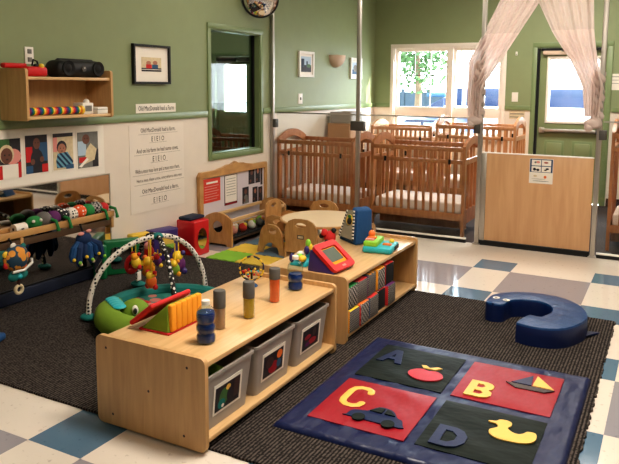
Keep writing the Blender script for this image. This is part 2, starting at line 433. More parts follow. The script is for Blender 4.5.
# tiled floor: white field, slate single tiles and grey 2x2 blocks on a three tile repeat
TS, OX, OY = .3048, -2.318, 1.814
mb = MB(); i0, i1, j0, j1 = -6, 19, -14, 15
vg = {}
for i in range(i0, i1+1):
    for j in range(j0, j1+1):
        vg[i, j] = mb.bm.verts.new((max(OX+i*TS, XW), min(OY+j*TS, YG+.02), 0))
for i in range(i0, i1):
    for j in range(j0, j1):
        a, b = i % 3 == 0, j % 3 == 0
        m = T_WHITE if j >= 13 else T_BLUE if a and b else (T_WHITE if a or b else T_GREY)
        f = mb.bm.faces.new((vg[i, j], vg[i+1, j], vg[i+1, j+1], vg[i, j+1])); mb._mark([f], m)
mb.box((XW, YN, -.06), (XR, YG+.02, -.02), T_WHITE)
struct(mb, 'floor', smooth=0)
mb = MB(); mb.box((-9, YG+.02, -.06), (XR, YB, .0), NAPCARPET); mb.box((-9, 3, -.06), (XW-.12, YG+.02, .0), NAPCARPET); struct(mb, 'floor.001', smooth=0)
# chair rail
mb = MB()
for y0, y1 in ((YN, OBS[0]-.06), (OBS[1]+.06, YB)):
    mb.box((XW, y0, RAIL-.005), (XW+.018, y1, RAIL+.055), GREENTRIM, bev=.004)
struct(mb, 'trim_1')
mb = MB()
for x0, x1 in ((XW, WIN[0]-.05), (WIN[1]+.05, DOOR[0]-.06), (DOOR[1]+.08, XR)):
    mb.box((x0, YB-.018, RAIL-.005), (x1, YB, RAIL+.055), GREENTRIM, bev=.004)
struct(mb, 'trim_2')
mb = MB(); mb.box((XW, YG+.03, 0), (XW+.012, YB, .1), BROWNV); mb.box((XW, YN, 0), (XW+.012, YG-.03, .1), BLACKMAT); struct(mb, 'baseboard_left')
mb = MB(); mb.box((XW, YB-.012, 0), (DOOR[0]-.06, YB, .1), BROWNV); mb.box((DOOR[1]+.07, YB-.012, 0), (XR, YB, .1), BROWNV); struct(mb, 'baseboard_back')
# observation window in the left wall
def jamb(mb, axis, pos, depth, a0, a1, z0, z1, w, m, proud=.015, sill=True):
    """picture-frame casing round an opening plus its lining"""
    segs = [((a0-w, z1), (a1+w, z1+w)), ((a0-w, z0-(w if sill else 0)), (a0, z1)), ((a1, z0-(w if sill else 0)), (a1+w, z1))]
    if sill: segs.append(((a0, z0-w), (a1, z0)))
    lin_ = [((a0, z1-.012), (a1, z1)), ((a0, z0), (a0+.012, z1)), ((a1-.012, z0), (a1, z1))]
    if sill: lin_.append(((a0, z0), (a1, z0+.012)))
    for (p, q) in segs:
        lo, hi = (pos, p[0], p[1]), (pos+proud, q[0], q[1])
        if axis == 'y': lo, hi = (p[0], pos-proud, p[1]), (q[0], pos, q[1])
        mb.box(lo, hi, m, bev=.004)
    for (p, q) in lin_:
        lo, hi = (pos-depth, p[0], p[1]), (pos+.001, q[0], q[1])
        if axis == 'y': lo, hi = (p[0], pos-.001, p[1]), (q[0], pos+depth, q[1])
        mb.box(lo, hi, m)
mb = MB(); jamb(mb, 'x', XW, .12, *OBS, .052, GREENTRIM); w1 = struct(mb, 'window_1')
mb = MB(); mb.box((XW-.075, OBS[0]+.012, OBS[2]+.012), (XW-.069, OBS[1]-.012, OBS[3]-.012), OBSGLASS); struct(mb, 'window_pane', w1, smooth=0)
mb = MB()
mb.box((XW-.08, OBS[0]+.012, OBS[2]+.012), (XW-.055, OBS[0]+.03, OBS[3]-.012), BLACKMAT); mb.box((XW-.08, OBS[1]-.035, OBS[2]+.012), (XW-.055, OBS[1]-.012, OBS[3]-.012), BLACKMAT)
struct(mb, 'window_stop', w1)
# double window in the back wall
mb = MB(); jamb(mb, 'y', YB, .16, *WIN, .05, WINWHITE); w2 = struct(mb, 'window_2')
mb = MB()
mb.box((WIN[0]-.07, YB-.05, WIN[2]-.03), (WIN[1]+.07, YB, WIN[2]), WINWHITE, bev=.005)
struct(mb, 'window_sill', w2)
MX = -2.77
for x0, x1 in ((WIN[0]+.012, MX-.03), (MX+.03, WIN[1]-.012)):
    mb = MB()
    fw = .04
    for z0, z1 in ((.812, 1.10), (1.16, 2.018)):
        mb.box((x0, YB+.05, z0), (x0+fw, YB+.10, z1), WINWHITE); mb.box((x1-fw, YB+.05, z0), (x1, YB+.10, z1), WINWHITE)
        mb.box((x0+fw, YB+.05, z0), (x1-fw, YB+.10, z0+fw), WINWHITE); mb.box((x0+fw, YB+.05, z1-fw), (x1-fw, YB+.10, z1), WINWHITE)
    mb.box((x0, YB+.04, 1.10), (x1, YB+.11, 1.16), WINWHITE)
    fr = struct(mb, 'window_sash', w2)
    mb = MB(); mb.box((x0+fw, YB+.072, .85), (x1-fw, YB+.076, 1.06), WINGLASS); mb.box((x0+fw, YB+.072, 1.20), (x1-fw, YB+.076, 1.98), WINGLASS); struct(mb, 'window_pane', fr, smooth=0)
    mb = MB()
    for k in (1, 2): xx = x0+fw+(x1-x0-2*fw)*k/3; mb.box((xx-.006, YB+.066, 1.62 if k == 1 else 1.2), (xx+.006, YB+.082, 1.98), PGREY if k == 1 else WINWHITE)
    mb.box((x0+fw, YB+.066, 1.634), (x1-fw, YB+.082, 1.646), PGREY)
    struct(mb, 'muntin', fr)
mb = MB(); mb.box((MX-.03, YB+.0, WIN[2]), (MX+.03, YB+.12, WIN[3]), WINWHITE); struct(mb, 'mullion', w2)
# exterior door with lite, closer and push bar
mb = MB(); jamb(mb, 'y', YB, .16, *DOOR, .06, GREENTRIM, sill=False); d1 = struct(mb, 'door_1')
lx0, lx1, lz0, lz1 = -1.49, -.845, 1.035, 1.875
def door_leaf(D, L):
    mb = MB(); y0, y1 = YB+.05, YB+.095
    mb.plate([(D[0]+.015, .01), (D[1]-.015, .01), (D[1]-.015, D[3]-.015), (D[0]+.015, D[3]-.015)], [[(L[0], L[2]), (L[1], L[2]), (L[1], L[3]), (L[0], L[3])]], .045, frameM((0, y1, 0), (1, 0, 0), (0, 0, 1)), GREENDOOR)
    w = (D[1]-D[0]-.13*2-.1)/2
    for k in range(2):
        x = D[0]+.13+k*(w+.1)
        for z0, z1 in ((.55, .80), (.12, .45)):
            mb.box((x, y0-.004, z0), (x+w, y0+.01, z1), GREENTRIM, bev=.003)
            mb.box((x+.03, y0-.010, z0+.03), (x+w-.03, y0+.01, z1-.03), GREENDOOR, bev=.006)
    return mb
mb = door_leaf(DOOR, (lx0, lx1, lz0, lz1)); leaf = struct(mb, 'door_leaf', d1)
mb = MB(); jamb(mb, 'y', YB+.05, .045, lx0+.02, lx1-.02, lz0+.02, lz1-.02, .03, WINWHITE); struct(mb, 'lite_frame', leaf)
mb = MB(); mb.box((lx0+.02, YB+.07, lz0+.02), (lx1-.02, YB+.075, lz1-.02), WINGLASS); struct(mb, 'door_pane', leaf, smooth=0)
mb = MB(); mb.box((-1.53, YB-.02, .915), (-.80, YB+.03, .955), STEEL, bev=.01); mb.box((-1.56, YB-.01, .90), (-1.50, YB+.05, .97), STEEL, bev=.006); mb.box((-.87, YB-.03, .90), (-.80, YB+.05, .97), DARKSTEEL, bev=.006); struct(mb, 'push_bar', d1)
mb = MB(); mb.box((-1.55, YB-.02, 1.905), (-1.27, YB+.05, 1.955), SCONCE, bev=.01); mb.box((-1.57, YB-.012, 1.955), (-.80, YB+.05, 1.985), BLACKMAT); mb.tube([(-1.32, YB-.03, 1.95), (-1.0, YB-.09, 1.965), (-.9, YB-.02, 1.97)], .008, DARKSTEEL); struct(mb, 'door_closer', d1)
mb = MB(); mb.box((DOOR[0]+.012, YB+.04, 0), (DOOR[0]+.016, YB+.05, 1.98), BLACKMAT); mb.box((DOOR[0], YB-.002, .0), (DOOR[0]+.03, YB+.05, 1.985), BLACKMAT); struct(mb, 'door_seal', d1)
# the next room's door, seen through the observation window
mb = MB(); jamb(mb, 'y', YB, .16, *NDOOR, .06, GREENTRIM, sill=False); d2 = struct(mb, 'door_2')
NL = (-6.61, -6.17, 1.05, 1.82)
mb = door_leaf(NDOOR, NL); leaf2 = struct(mb, 'door_leaf', d2)
mb = MB(); mb.box((NL[0], YB+.07, NL[2]), (NL[1], YB+.075, NL[3]), WINGLASS); struct(mb, 'door_pane', leaf2, smooth=0)
mb = MB(); mb.box((-6.70, YB-.03, 1.87), (-6.10, YB+.05, 1.925), BLACKMAT); struct(mb, 'door_closer', d2)

# ------------------------------------------------------------------ cribs
def crib(name, label, L, D, H, mat, loc, rz=0, group='cribs behind the glass partition', first=None, arch=.095, mid=True):
    if first is not None: return dup(first, loc, rz, label, group)
    t = thing(name, label, 'crib', loc, rz, group); w = .045
    for x in (0, L-.03):                                          # arched ends
        M = frameM((x, 0, 0), (0, 1, 0), (0, 0, 1))
        out = [(0, .0), (w, 0), (w, .13), (D-w, .13), (D-w, 0), (D, 0), (D, H+.01)]
        n = 14
        out += [(D-D*k/n, H+.01+arch*math.sin(PI*k/n)**.85) for k in range(1, n)]+[(0, H+.01)]
        holes = [[(w, H-.12), (D-w, H-.12), (D-w, H-.05)]+[(D-w-(D-2*w)*k/10, H-.05+(arch-.02)*math.sin(PI*k/10)) for k in range(1, 10)]+[(w, H-.05)]]
        ns = 4; sw = (D-2*w)/ns
        for k in range(ns): holes.append([(w+k*sw+.012, .27), (w+(k+1)*sw-.012, .27), (w+(k+1)*sw-.012, H-.17), (w+k*sw+.012, H-.17)])
        mb = MB(); mb.plate(out, holes, .03, M, mat); mb.build('end_panel', t)
    for y, nm in ((0, 'front_rail'), (D-.022, 'back_rail')):      # slatted sides
        mb = MB()
        mb.box((.03, y, H-.045), (L-.03, y+.024, H), mat, bev=.006)
        mb.box((.03, y, .165), (L-.03, y+.024, .24), mat, bev=.004)
        if mid and y == 0: mb.box((.03, y+.002, H-.165), (L-.03, y+.022, H-.125), mat, bev=.003)
        n = 11
        for k in range(1, n+1):
            x = .03+(L-.06)*k/(n+1); mb.box((x-.013, y+.004, .235), (x+.013, y+.019, H-.04), mat)
        s = mb.build(nm, t)
        mb = MB()
        for x in (.16, L-.16): mb.box((x-.012, y-.003, H-.17), (x+.012, y+.001, H-.12), BLACKMAT)
        mb.build('hinge', s)
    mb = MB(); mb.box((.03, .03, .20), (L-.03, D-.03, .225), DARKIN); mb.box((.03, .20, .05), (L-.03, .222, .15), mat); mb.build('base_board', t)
    return t
def mattress(label, L, D, loc, rz=0, first=None):
    if first is not None: return dup(first, loc, rz, label)
    mb = MB(); mb.box((.04, .032, .226), (L-.04, D-.032, .34), SHEET, bev=.025, seg=3)
    o = mb.build('crib_mattress'); o.location = loc; o.rotation_euler = (0, 0, rz)
    return tag(o, label, 'mattress', 'white sheeted crib mattresses')
L2, D2 = 1.0, .62
c2 = crib('crib', 'brown wooden slatted crib right behind the glass, between the middle post and the gate', L2, D2, .895, CRIBW, (-2.775, 6.49, 0))
c1 = crib('crib', 'brown wooden slatted crib in the corner, against the left wall below the small framed picture', L2, D2, .895, CRIBW, (-3.875, 6.42, 0), first=c2)
c1.scale = (.93, 1, 1)
m2 = mattress('white crib mattress in the crib between the middle post and the gate', L2, D2, (-2.775, 6.49, 0))
m1 = mattress('white crib mattress in the corner crib by the left wall', L2, D2, (-3.875, 6.42, 0), first=m2); m1.scale = (.93, 1, 1)
c3 = crib('crib', 'light brown crib standing under the left half of the window', .86, .6, .95, CRIBL, (-3.64, 8.5, 0), arch=.075)
c4 = crib('crib', 'orange brown crib between the right half of the window and the green door', .98, .62, 1.02, CRIBL, (-2.62, 8.15, 0), arch=.1)
mattress('white mattress of the crib under the left half of the window', .86, .6, (-3.64, 8.5, 0))
mattress('white mattress of the crib left of the green door', .98, .62, (-2.62, 8.15, 0))
c5 = crib('crib', 'tall brown crib behind the glass right of the gate, cut by the photo edge', 1.0, .62, 1.08, CRIBW, (-.49, 6.66, 0), arch=.11)
mattress('white mattress of the crib right of the gate', 1.0, .62, (-.49, 6.66, 0))
# crib of the next room
c6 = crib('crib', 'dark crib in the next room seen through the green framed observation window', 1.1, .62, .80, CRIBW, (-5.75, 7.3, 0), group='cribs of the next room')

# tan box cabinet standing behind the corner crib
t = thing('cabinet', 'plain tan cabinet behind the corner crib with a grey tray on top', 'cabinet', (-3.7, 7.62, 0))
TANBOX = pm('tan_board', (176, 132, 92), rough=.6)
mb = MB(); mb.box((-.16, 0, .04), (.16, .45, 1.02), TANBOX, bev=.006); mb.build('carcass', t)
mb = MB(); mb.box((-.15, -.015, .06), (.15, 0, 1.0), TANBOX, bev=.004); d = mb.build('door', t)
mb = MB(); mb.box((.10, -.03, .5), (.12, -.012, .6), STEEL, bev=.004); mb.build('handle', d)
mb = MB(); mb.box((-.15, .01, 0), (.15, .44, .04), BLACKMAT); mb.build('base', t)
mb = MB(); mb.plate(rrect(-.15, .03, .15, .4, .03), [rrect(-.135, .045, .135, .385, .025)], .14, Matrix.Translation((-3.7, 7.62, 1.021)), GREYBIN); mb.box((-3.85, 7.65, 1.021), (-3.55, 8.02, 1.03), GREYBIN)
solo(mb, 'tray', 'grey plastic tray lying on the tan cabinet behind the corner crib', 'tray')

# ------------------------------------------------------------------ glass partition, posts, gate, curtains
POSTX = (-3.875, -2.85, -1.595, -.567)
names = ['steel post at the left wall under the round mirror', 'steel post between the two front cribs', 'steel post left of the wooden gate wrapped by a curtain', 'steel post right of the wooden gate wrapped by a curtain']
for i, x in enumerate(POSTX):
    t = thing('partition_post', 'tall thin '+names[i], 'post', (x, YG, 0), 0, 'steel posts of the glass partition')
    r = .02 if i else .018
    mb = MB(); mb.box((-r, -r, .012), (r, r, ZC-.002), STEEL, bev=.004); mb.build('shaft', t)
    mb = MB(); mb.box((-.035, -.035, 0), (.035, .035, .012), STEEL, bev=.003); mb.build('base_plate', t)
    for z in (1.085,) if i != 2 else (1.1,):
        mb = MB()
        if i == 0: mb.box((.018, -.03, z-.05), (.058, .03, z+.04), DARKSTEEL, bev=.004)
        elif i == 1: mb.box((-.075, -.03, z-.05), (.075, .03, z+.045), DARKSTEEL, bev=.005)
        elif i == 2: mb.box((-.06, -.026, z-.045), (.0, .026, z+.04), DARKSTEEL, bev=.005)
        else: mb.box((.0, -.026, z-.045), (.06, .026, z+.04), DARKSTEEL, bev=.005)
        mb.build('glass_clamp', t)
panels = ((POSTX[0]+.06, POSTX[1]-.025, 'clear glass panel in front of the corner crib by the left wall'), (POSTX[1]+.025, POSTX[2]-.105, 'clear glass panel in front of the crib beside the gate'), (POSTX[3]+.03, 1.2, 'clear glass panel right of the gate, cut by the photo edge'))
for x0, x1, lb in panels:
    t = thing('glass_panel', lb, 'glass panel', ((x0+x1)/2, YG, 0), 0, 'glass panels of the partition')
    mb = MB(); mb.box((x0, YG-.005, .045), (x1, YG+.005, 1.19), GLASS); mb.build('glass', t, world=True, smooth=0)
    mb = MB(); mb.box((x0, YG-.010, 1.19), (x1, YG+.010, 1.203), STEEL); mb.build('top_edge', t, world=True)
    mb = MB(); mb.box((x0, YG-.012, .032), (x1, YG+.012, .046), WHITE); mb.box((x0, YG-.012, .0), (x1, YG+.012, .032), BLACKMAT); mb.build('bottom_channel', t, world=True)
t = thing('gate', 'waist-high pale maple gate between two steel posts at the crib area', 'gate', (-1.07, YG, 0))
mb = MB(); mb.box((-.455, -.012, .05), (.475, .012, .875), GATEWOOD, bev=.004); mb.build('gate_board', t)
mb = MB(); mb.box((-.505, -.014, .045), (-.455, .014, .875), STEEL, bev=.004); mb.build('hinge_strip', t)
mb = MB(); mb.box((-.5, -.014, .875), (.475, .014, .884), WHITE); mb.build('top_trim', t)
mb = MB(); mb.box((-.5, -.02, .0), (.475, .03, .045), BLACKMAT); mb.build('threshold', t)
# picture notice on the gate
t = thing('notice', 'white and blue notice with four small pictures fixed on the maple gate', 'notice', (-1.03, YG-.0135, .62))
mb = MB()
M = frameM((-1.135, YG-.0125, .625), (1, 0, 0), (0, 0, 1))
w_, h_ = .205, .225
PNAVY = pm('notice_navy_border', (36, 66, 104), rough=.6)
PRED = pm('notice_red_brown', (170, 74, 60), rough=.6)
flat_shapes(mb, M, w_, h_, PAPER, [('r', .02, .45, .98, .985, PNAVY), ('r', .09, .72, .49, .95, PAPER), ('r', .52, .72, .91, .95, PAPER), ('r', .09, .47, .49, .69, PAPER), ('r', .52, .47, .91, .69, PAPER)])
mb.build('sheet', t, world=True, smooth=0)
M2 = M @ Matrix.Translation((0, 0, .004))
def sh(x, y, rx, ry, m):
    mb = MB(); mb._mark([mb.bm.faces.new([mb.bm.verts.new(M2 @ V((a*w_, b*h_, 0))) for a, b in ell(x, y, rx, ry, 12)])], m); mb.build('printed_shape', t, world=True, smooth=0)
sh(.36, .86, .08, .05, PINK); sh(.25, .85, .05, .04, PGREY); sh(.70, .85, .10, .035, PRED); sh(.22, .57, .07, .06, PDARK); sh(.36, .55, .07, .05, PDARK); sh(.76, .60, .07, .04, PDARK); sh(.68, .55, .06, .03, BROWNV)
sh(.26, .30, .08, .04, PCREAM); sh(.68, .27, .06, .06, ORANGEP); sh(.5, .10, .36, .012, PGREY); sh(.4, .18, .3, .008, PGREY)
# sheer curtains tied to the gate posts
def curtain(rows, label, base):
    t = thing('curtain', label, 'curtain', base, 0, 'sheer curtains over the gate')
    mb = MB(); n = 40; rr = []
    for j, (z, xl, xr, amp, ph, yo) in enumerate(rows):
        rr.append([mb.bm.verts.new((xl+(xr-xl)*k/n, YG-.035+yo+amp*math.sin(k/n*2*PI*6+ph)+amp*.5*math.sin(k/n*2*PI*2.3+ph*2), z)) for k in range(n+1)])
    for a, b in zip(rr[:-1], rr[1:]):
        for k in range(n): mb._mark([mb.bm.faces.new((a[k], a[k+1], b[k+1], b[k]))], CURTAIN if a[k].co.z > 2.0 else CURTAIND)
    mb.build('drape', t, world=True, smooth=180)
    return t
def interp(keys, n=26):
    out = []; z0, z1 = keys[0][0], keys[-1][0]
    for i in range(n):
        z = z0+(z1-z0)*i/(n-1)
        for a, b in zip(keys[:-1], keys[1:]):
            if a[0] >= z >= b[0]-1e-9:
                f = (a[0]-z)/(a[0]-b[0]); out.append([a[k]+(b[k]-a[k])*f for k in range(len(a))]); break
    return out
ROD = 2.78
lk = [(ROD, -1.36, -1.09, .03, 0, 0), (2.27, -1.455, -1.09, .03, .3, 0), (1.72, -1.73, -1.43, .03, .8, -.01), (1.5, -1.72, -1.58, .022, 1.6, -.02), (1.22, -1.71, -1.59, .02, 2.6, -.02)]
t = curtain(interp(lk), 'sheer white curtain drawn left and wound round the post left of the gate', (-1.65, YG-.04, 1.1))
def winding(t, x, z0, z1, r):
    mb = MB()
    for ph in (0, PI*.66, PI*1.33):
        p = [(x+r*math.cos(ph+k*.55), YG+r*math.sin(ph+k*.55), z0+(z1-z0)*k/22) for k in range(23)]
        mb.tube(p, [.026+.006*math.sin(k*1.3+ph) for k in range(23)], CURTAIND, 8)
    mb.ball((x-.02, YG-.02, z1+.0), .06, CURTAIND, (1.25, 1, .8)); mb.ball((x-.05, YG-.04, z1-.03), .04, CURTAIND)
    mb.build('twisted_end', t, world=True, smooth=180)
winding(t, -1.625, 1.72, 1.18, .035)
rk = [(ROD, -1.16, -.68, .03, 0, -.1), (2.25, -1.12, -.66, .03, .4, -.1), (1.95, -.98, -.645, .03, .9, -.06), (1.72, -.83, -.61, .03, 1.4, -.02), (1.5, -.72, -.55, .025, 2, -.015), (1.24, -.69, -.57, .02, 2.7, -.02)]
t = curtain(interp(rk), 'sheer white curtain drawn right and wound round the post right of the gate', (-.64, YG-.04, 1.1))
winding(t, -.60, 1.62, 1.18, .035)
t = thing('curtain_rod', 'thin steel rod above the gate that carries the sheer curtains', 'curtain rod', (-1.08, YG-.04, ROD))
mb = MB(); mb.cyl((-.53, 0, .02), (.53, 0, .02), .012, STEEL); mb.build('rod', t)
for x in (-.53, .53): mb = MB(); mb.ball((x, 0, .02), .022, STEEL); mb.build('finial', t)

# ------------------------------------------------------------------ things on the left wall
NX = frameM                                                     # left wall plane: x=+Y, y=+Z, normal +X
def wallM(y, z, x=XW+.001): return frameM((x, y, z), (0, 1, 0), (0, 0, 1))
# wooden wall shelf
SX0, SX1, SY0, SY1, SZ0, SZ1 = XW+.002, -3.64, 2.955, 3.71, 1.248, 1.585
t = thing('wall_shelf', 'open maple wall shelf mounted on the green wall', 'shelf', (SX0, (SY0+SY1)/2, SZ0))
for y in (SY0, SY1-.02):
    mb = MB(); mb.plate(rrect(SX0, SZ0, SX1, SZ1, .02), [], .02, frameM((0, y+.02, 0), (1, 0, 0), (0, 0, 1)), MAPLEV); mb.build('side_panel', t, world=True)
for z in (SZ0+.02, 1.525):
    mb = MB(); mb.box((SX0, SY0+.02, z-.012), (SX1-.01, SY1-.02, z+.008), MAPLE, bev=.002); mb.build('shelf_board', t, world=True)
mb = MB(); mb.box((SX0, SY0+.02, SZ0+.028), (SX0+.01, SY1-.02, 1.513), MAPLEV); mb.box((SX0, SY0+.02, 1.533), (SX0+.012, SY1-.02, 1.57), MAPLE); mb.build('back_panel', t, world=True)
TOPZ = 1.533
# boombox
t = thing('boombox', 'black rounded portable radio lying on top of the wall shelf', 'radio', (-3.76, 3.47, TOPZ))
mb = MB(); mb.box((-.085, -.215, .0), (.085, .215, .118), BLACK, bev=.055, seg=5); mb.build('body', t)
for y in (-.135, .135):
    mb = MB(); mb.lathe([(.05, 0), (.052, .012), (.03, .006), (.012, .014)], (.08, y, .062), BLACKMAT, M=Euler((0, PI/2, 0)).to_matrix()); mb.build('speaker', t)
mb = MB(); mb.tube([(0, -.17, .10), (0, -.15, .115), (0, .15, .115), (0, .17, .10)], .016, BLACK); mb.build('handle', t)
mb = MB(); mb.lathe([(.02, 0), (.02, .008)], (.083, 0, .06), DARKSTEEL, M=Euler((0, PI/2, 0)).to_matrix()); mb.box((.086, .0, .062), (.092, .008, .07), WHITE); mb.build('control_dial', t)
# red toy on the shelf
t = thing('toy_telephone', 'red toy with yellow knob on the near end of the wall shelf', 'toy', (-3.74, 3.06, TOPZ))
mb = MB(); mb.box((-.07, -.08, 0), (.09, .085, .065), RED, bev=.02, seg=3); mb.build('body', t)
mb = MB(); mb.box((-.03, -.19, .052), (.02, -.02, .085), RED, bev=.012, seg=3); mb.build('lid', t)
mb = MB(); mb.ball((.07, .045, .068), .018, YEL); mb.build('knob', t)
mb = MB(); mb.ball((.06, .01, .068), .016, BLACK); mb.tube([(.05, -.01, .07), (.05, .0, .11), (.05, .03, .10), (.05, .035, .07)], .006, BLACK); mb.build('cord', t)
# rainbow tube and white boxes inside the shelf
t = thing('rattle_tube', 'long rainbow striped bead tube lying in the wall shelf', 'toy', (-3.70, 3.22, SZ0+.028))
seq = [RED, ORANGEP, YEL, GREENC, BLUEC, PURPC]
mb = MB()
for k in range(36): mb.cyl((0, -.225+.0125*k, .031), (0, -.2125+.0125*k, .031), .026, seq[(k*5) % 6], 14)
mb.build('beads', t)
for y in (-.245, .225): mb = MB(); mb.cyl((0, y, .031), (0, y+.02, .031), .031, YEL, 16); mb.build('end_cap', t)
mb = MB(); mb.box((-.05, -.05, 0), (.05, .05, .08), WHITE, bev=.006); mb.box((.052, -.03, .02), (.053, .03, .06), PGREY); mb.ball((.0, .03, .085), .022, PAPER); o = mb.build('box'); o.location = (-3.735, 3.51, SZ0+.028); tag(o, 'taller white box beside the rainbow tube in the wall shelf', 'box', 'white boxes in the wall shelf')
mb = MB(); mb.box((-.05, -.05, 0), (.05, .05, .048), WHITE, bev=.005); mb.box((-.05, -.05, .03), (.0505, .0505, .034), PGREY); o = mb.build('box'); o.location = (-3.705, 3.62, SZ0+.028); tag(o, 'low flat white box at the far end inside the wall shelf', 'box', 'white boxes in the wall shelf')
def plate_thing(name, label, cat, y0, y1, z0, z1, parts, x=XW+.0005):
    t = thing(name, label, cat, (x, (y0+y1)/2, z0)); mb = MB(); mb.box((x, y0, z0), (x+.006, y1, z1), WHITE, bev=.002); mb.build('cover_plate', t, world=True)
    for (a, b, c, d, m) in parts:
        mb = MB(); mb.box((x+.005, a, c), (x+.012, b, d), m, bev=.001); mb.build('socket' if cat == 'outlet' else 'toggle', t, world=True)
plate_thing('wall_outlet', 'white wall outlet above the red toy on the wall shelf', 'outlet', 3.165, 3.235, 1.62, 1.735, [(3.185, 3.215, 1.69, 1.72, PGREY), (3.185, 3.215, 1.635, 1.665, PGREY)])
plate_thing('light_switch', 'small white switch plate on the wall above the corner crib', 'switch', 6.93, 7.03, 1.275, 1.395, [(6.97, 6.99, 1.32, 1.35, PGREY)])
t = thing('light_switch', 'white switch plate on the back wall between window and door', 'switch', (-1.884, YB-.001, 1.295)); mb = MB(); mb.box((-.04, -.007, 0), (.04, 0, .125), WHITE, bev=.002); mb.build('cover_plate', t); mb = MB(); mb.box((-.012, -.012, .045), (.012, -.006, .08), PAPER); mb.build('toggle', t)
t = thing('wall_sensor', 'small white sensor on the back wall right of the window', 'sensor', (-1.885, YB-.001, 1.90)); mb = MB(); mb.box((-.012, -.02, 0), (.012, 0, .05), WHITE, bev=.004); mb.build('case', t); mb = MB(); mb.box((-.006, -.023, .01), (.006, -.019, .02), PGREY); mb.build('lens', t)  # thermostat sensor, a small box with a lens
t = thing('paper_sign', 'white paper notice on the back wall right of the green door', 'notice', (-.66, YB-.003, 1.46)); mb = MB(); flat_shapes(mb, frameM((-.75, YB-.001, 1.46), (1, 0, 0), (0, 0, 1)), .2, .2, PAPER, [('r', .1, .8, .9, .84, PGREY), ('r', .1, .6, .9, .63, PGREY), ('r', .1, .4, .7, .43, PGREY)]); mb.build('sheet', t, world=True, smooth=0)
t = thing('paper_sign', 'white card on the back wall above the door behind the curtain', 'notice', (-1.3, YB-.003, 2.49)); mb = MB(); flat_shapes(mb, frameM((-1.37, YB-.001, 2.49), (1, 0, 0), (0, 0, 1)), .2, .17, PAPER, [('r', .1, .4, .9, .6, PINK)]); mb.build('sheet', t, world=True, smooth=0)
t = thing('paper_sign', 'cream sheet with two dark lines on the back wall by the orange brown crib', 'notice', (-1.83, YB-.003, 1.07)); mb = MB(); flat_shapes(mb, frameM((-1.95, YB-.001, 1.07), (1, 0, 0), (0, 0, 1)), .2, .1, PCREAM, [('r', .05, .6, .95, .72, PGREY), ('r', .05, .2, .95, .3, PGREY)]); mb.build('sheet', t, world=True, smooth=0)
# framed pictures
def framed(label, y0, y1, z0, z1, fm, fw, matw, shapes, bg, depth=.025, group=None):
    t = thing('picture_frame', label, 'picture', (XW, (y0+y1)/2, z0), 0, group)
    mb = MB(); M = wallM(y0, z0); w, h = y1-y0, z1-z0
    mb.plate([(0, 0), (w, 0), (w, h), (0, h)], [[(fw, fw), (w-fw, fw), (w-fw, h-fw), (fw, h-fw)]], depth, M, fm); mb.build('frame', t, world=True)
    mb = MB(); mb.plate([(fw, fw), (w-fw, fw), (w-fw, h-fw), (fw, h-fw)], [], .01, M, PAPER); mb.build('mount', t, world=True)
    a = fw+matw
    mb = MB(); flat_shapes(mb, M @ Matrix.Translation((a, a, .0105)), w-2*a, h-2*a, bg, shapes, t=.001); mb.build('print', t, world=True, smooth=0)
framed('black framed picture with wide white mount on the green wall above the song sheet', 4.185, 4.635, 1.492, 1.815, BLACK, .018, .085, [('r', .0, .0, 1, .25, PDARK), ('r', .0, .12, 1, .16, PAPER), ('e', .35, .6, .12, .15, SKIN2), ('e', .68, .62, .12, .15, SKIN2), ('r', .22, .22, .5, .5, REDC), ('r', .52, .22, .82, .5, PBLUE)], PCREAM, depth=.03)
framed('white framed landscape picture on the wall above the corner crib', 6.92, 7.285, 1.588, 1.888, WHITE, .03, .03, [('r', 0, 0, 1, .45, PDARK), ('r', .0, .3, .3, .85, FENCE), ('r', .5, .3, .65, .7, FENCE), ('e', .75, .4, .2, .12, PGREEN)], PSKY, group='white framed pictures over the cribs')
framed('white framed picture partly hidden behind the middle steel post', 8.34, 8.70, 1.585, 1.865, WHITE, .03, .03, [('r', 0, 0, 1, .4, PBLUE), ('e', .4, .5, .25, .3, PGREY)], PSKY, group='white framed pictures over the cribs')
# half-bowl sconce
t = thing('wall_sconce', 'half bowl plaster sconce between the two white framed pictures', 'lamp', (XW, 7.89, 1.72))
mb = MB(); n = 14; rows = []
for j in range(8):
    f = j/7; r = .175*math.sqrt(1-(1-f)**2*.97); z = .155*f
    rows.append([mb.bm.verts.new((r*.75*math.sin(PI*k/n), r*math.cos(PI*k/n), z)) for k in range(n+1)])
for a, b in zip(rows[:-1], rows[1:]):
    for k in range(n): mb._mark([mb.bm.faces.new((a[k], a[k+1], b[k+1], b[k]))], SCONCE)
mb.build('bowl', t, smooth=60)
mb = MB(); mb.box((0, -.06, .03), (.012, .06, .14), WHITE); mb.build('backplate', t)
# convex safety mirror
t = thing('convex_mirror', 'round convex safety mirror with black rim high on the wall above the window', 'mirror', (-3.74, 5.87, 2.345))
nrm = V((.62, -.74, -.22)).normalized(); Q = nrm.to_track_quat('Z', 'Y').to_matrix()
mb = MB(); mb.lathe([(.185, -.02), (.19, -.005), (.186, .01), (.172, .012)], (0, 0, 0), BLACK, 32, M=Q); mb.build('rim', t)
mb = MB(); R_ = .36; prof = [(.172*math.cos(a), math.sqrt(R_**2-(.172*math.cos(a))**2)-math.sqrt(R_**2-.172**2)+.01) for a in [PI/2*k/8 for k in range(8)]]+[(.002, R_-math.sqrt(R_**2-.172**2)+.01)]
mb.lathe(prof, (0, 0, 0), MIRROR, 32, M=Q); mb.build('mirror_face', t, smooth=180)
mb = MB(); mb.cyl(nrm*-.02, V((-.28, .12, .05)), .014, BLACK); mb.build('bracket', t)

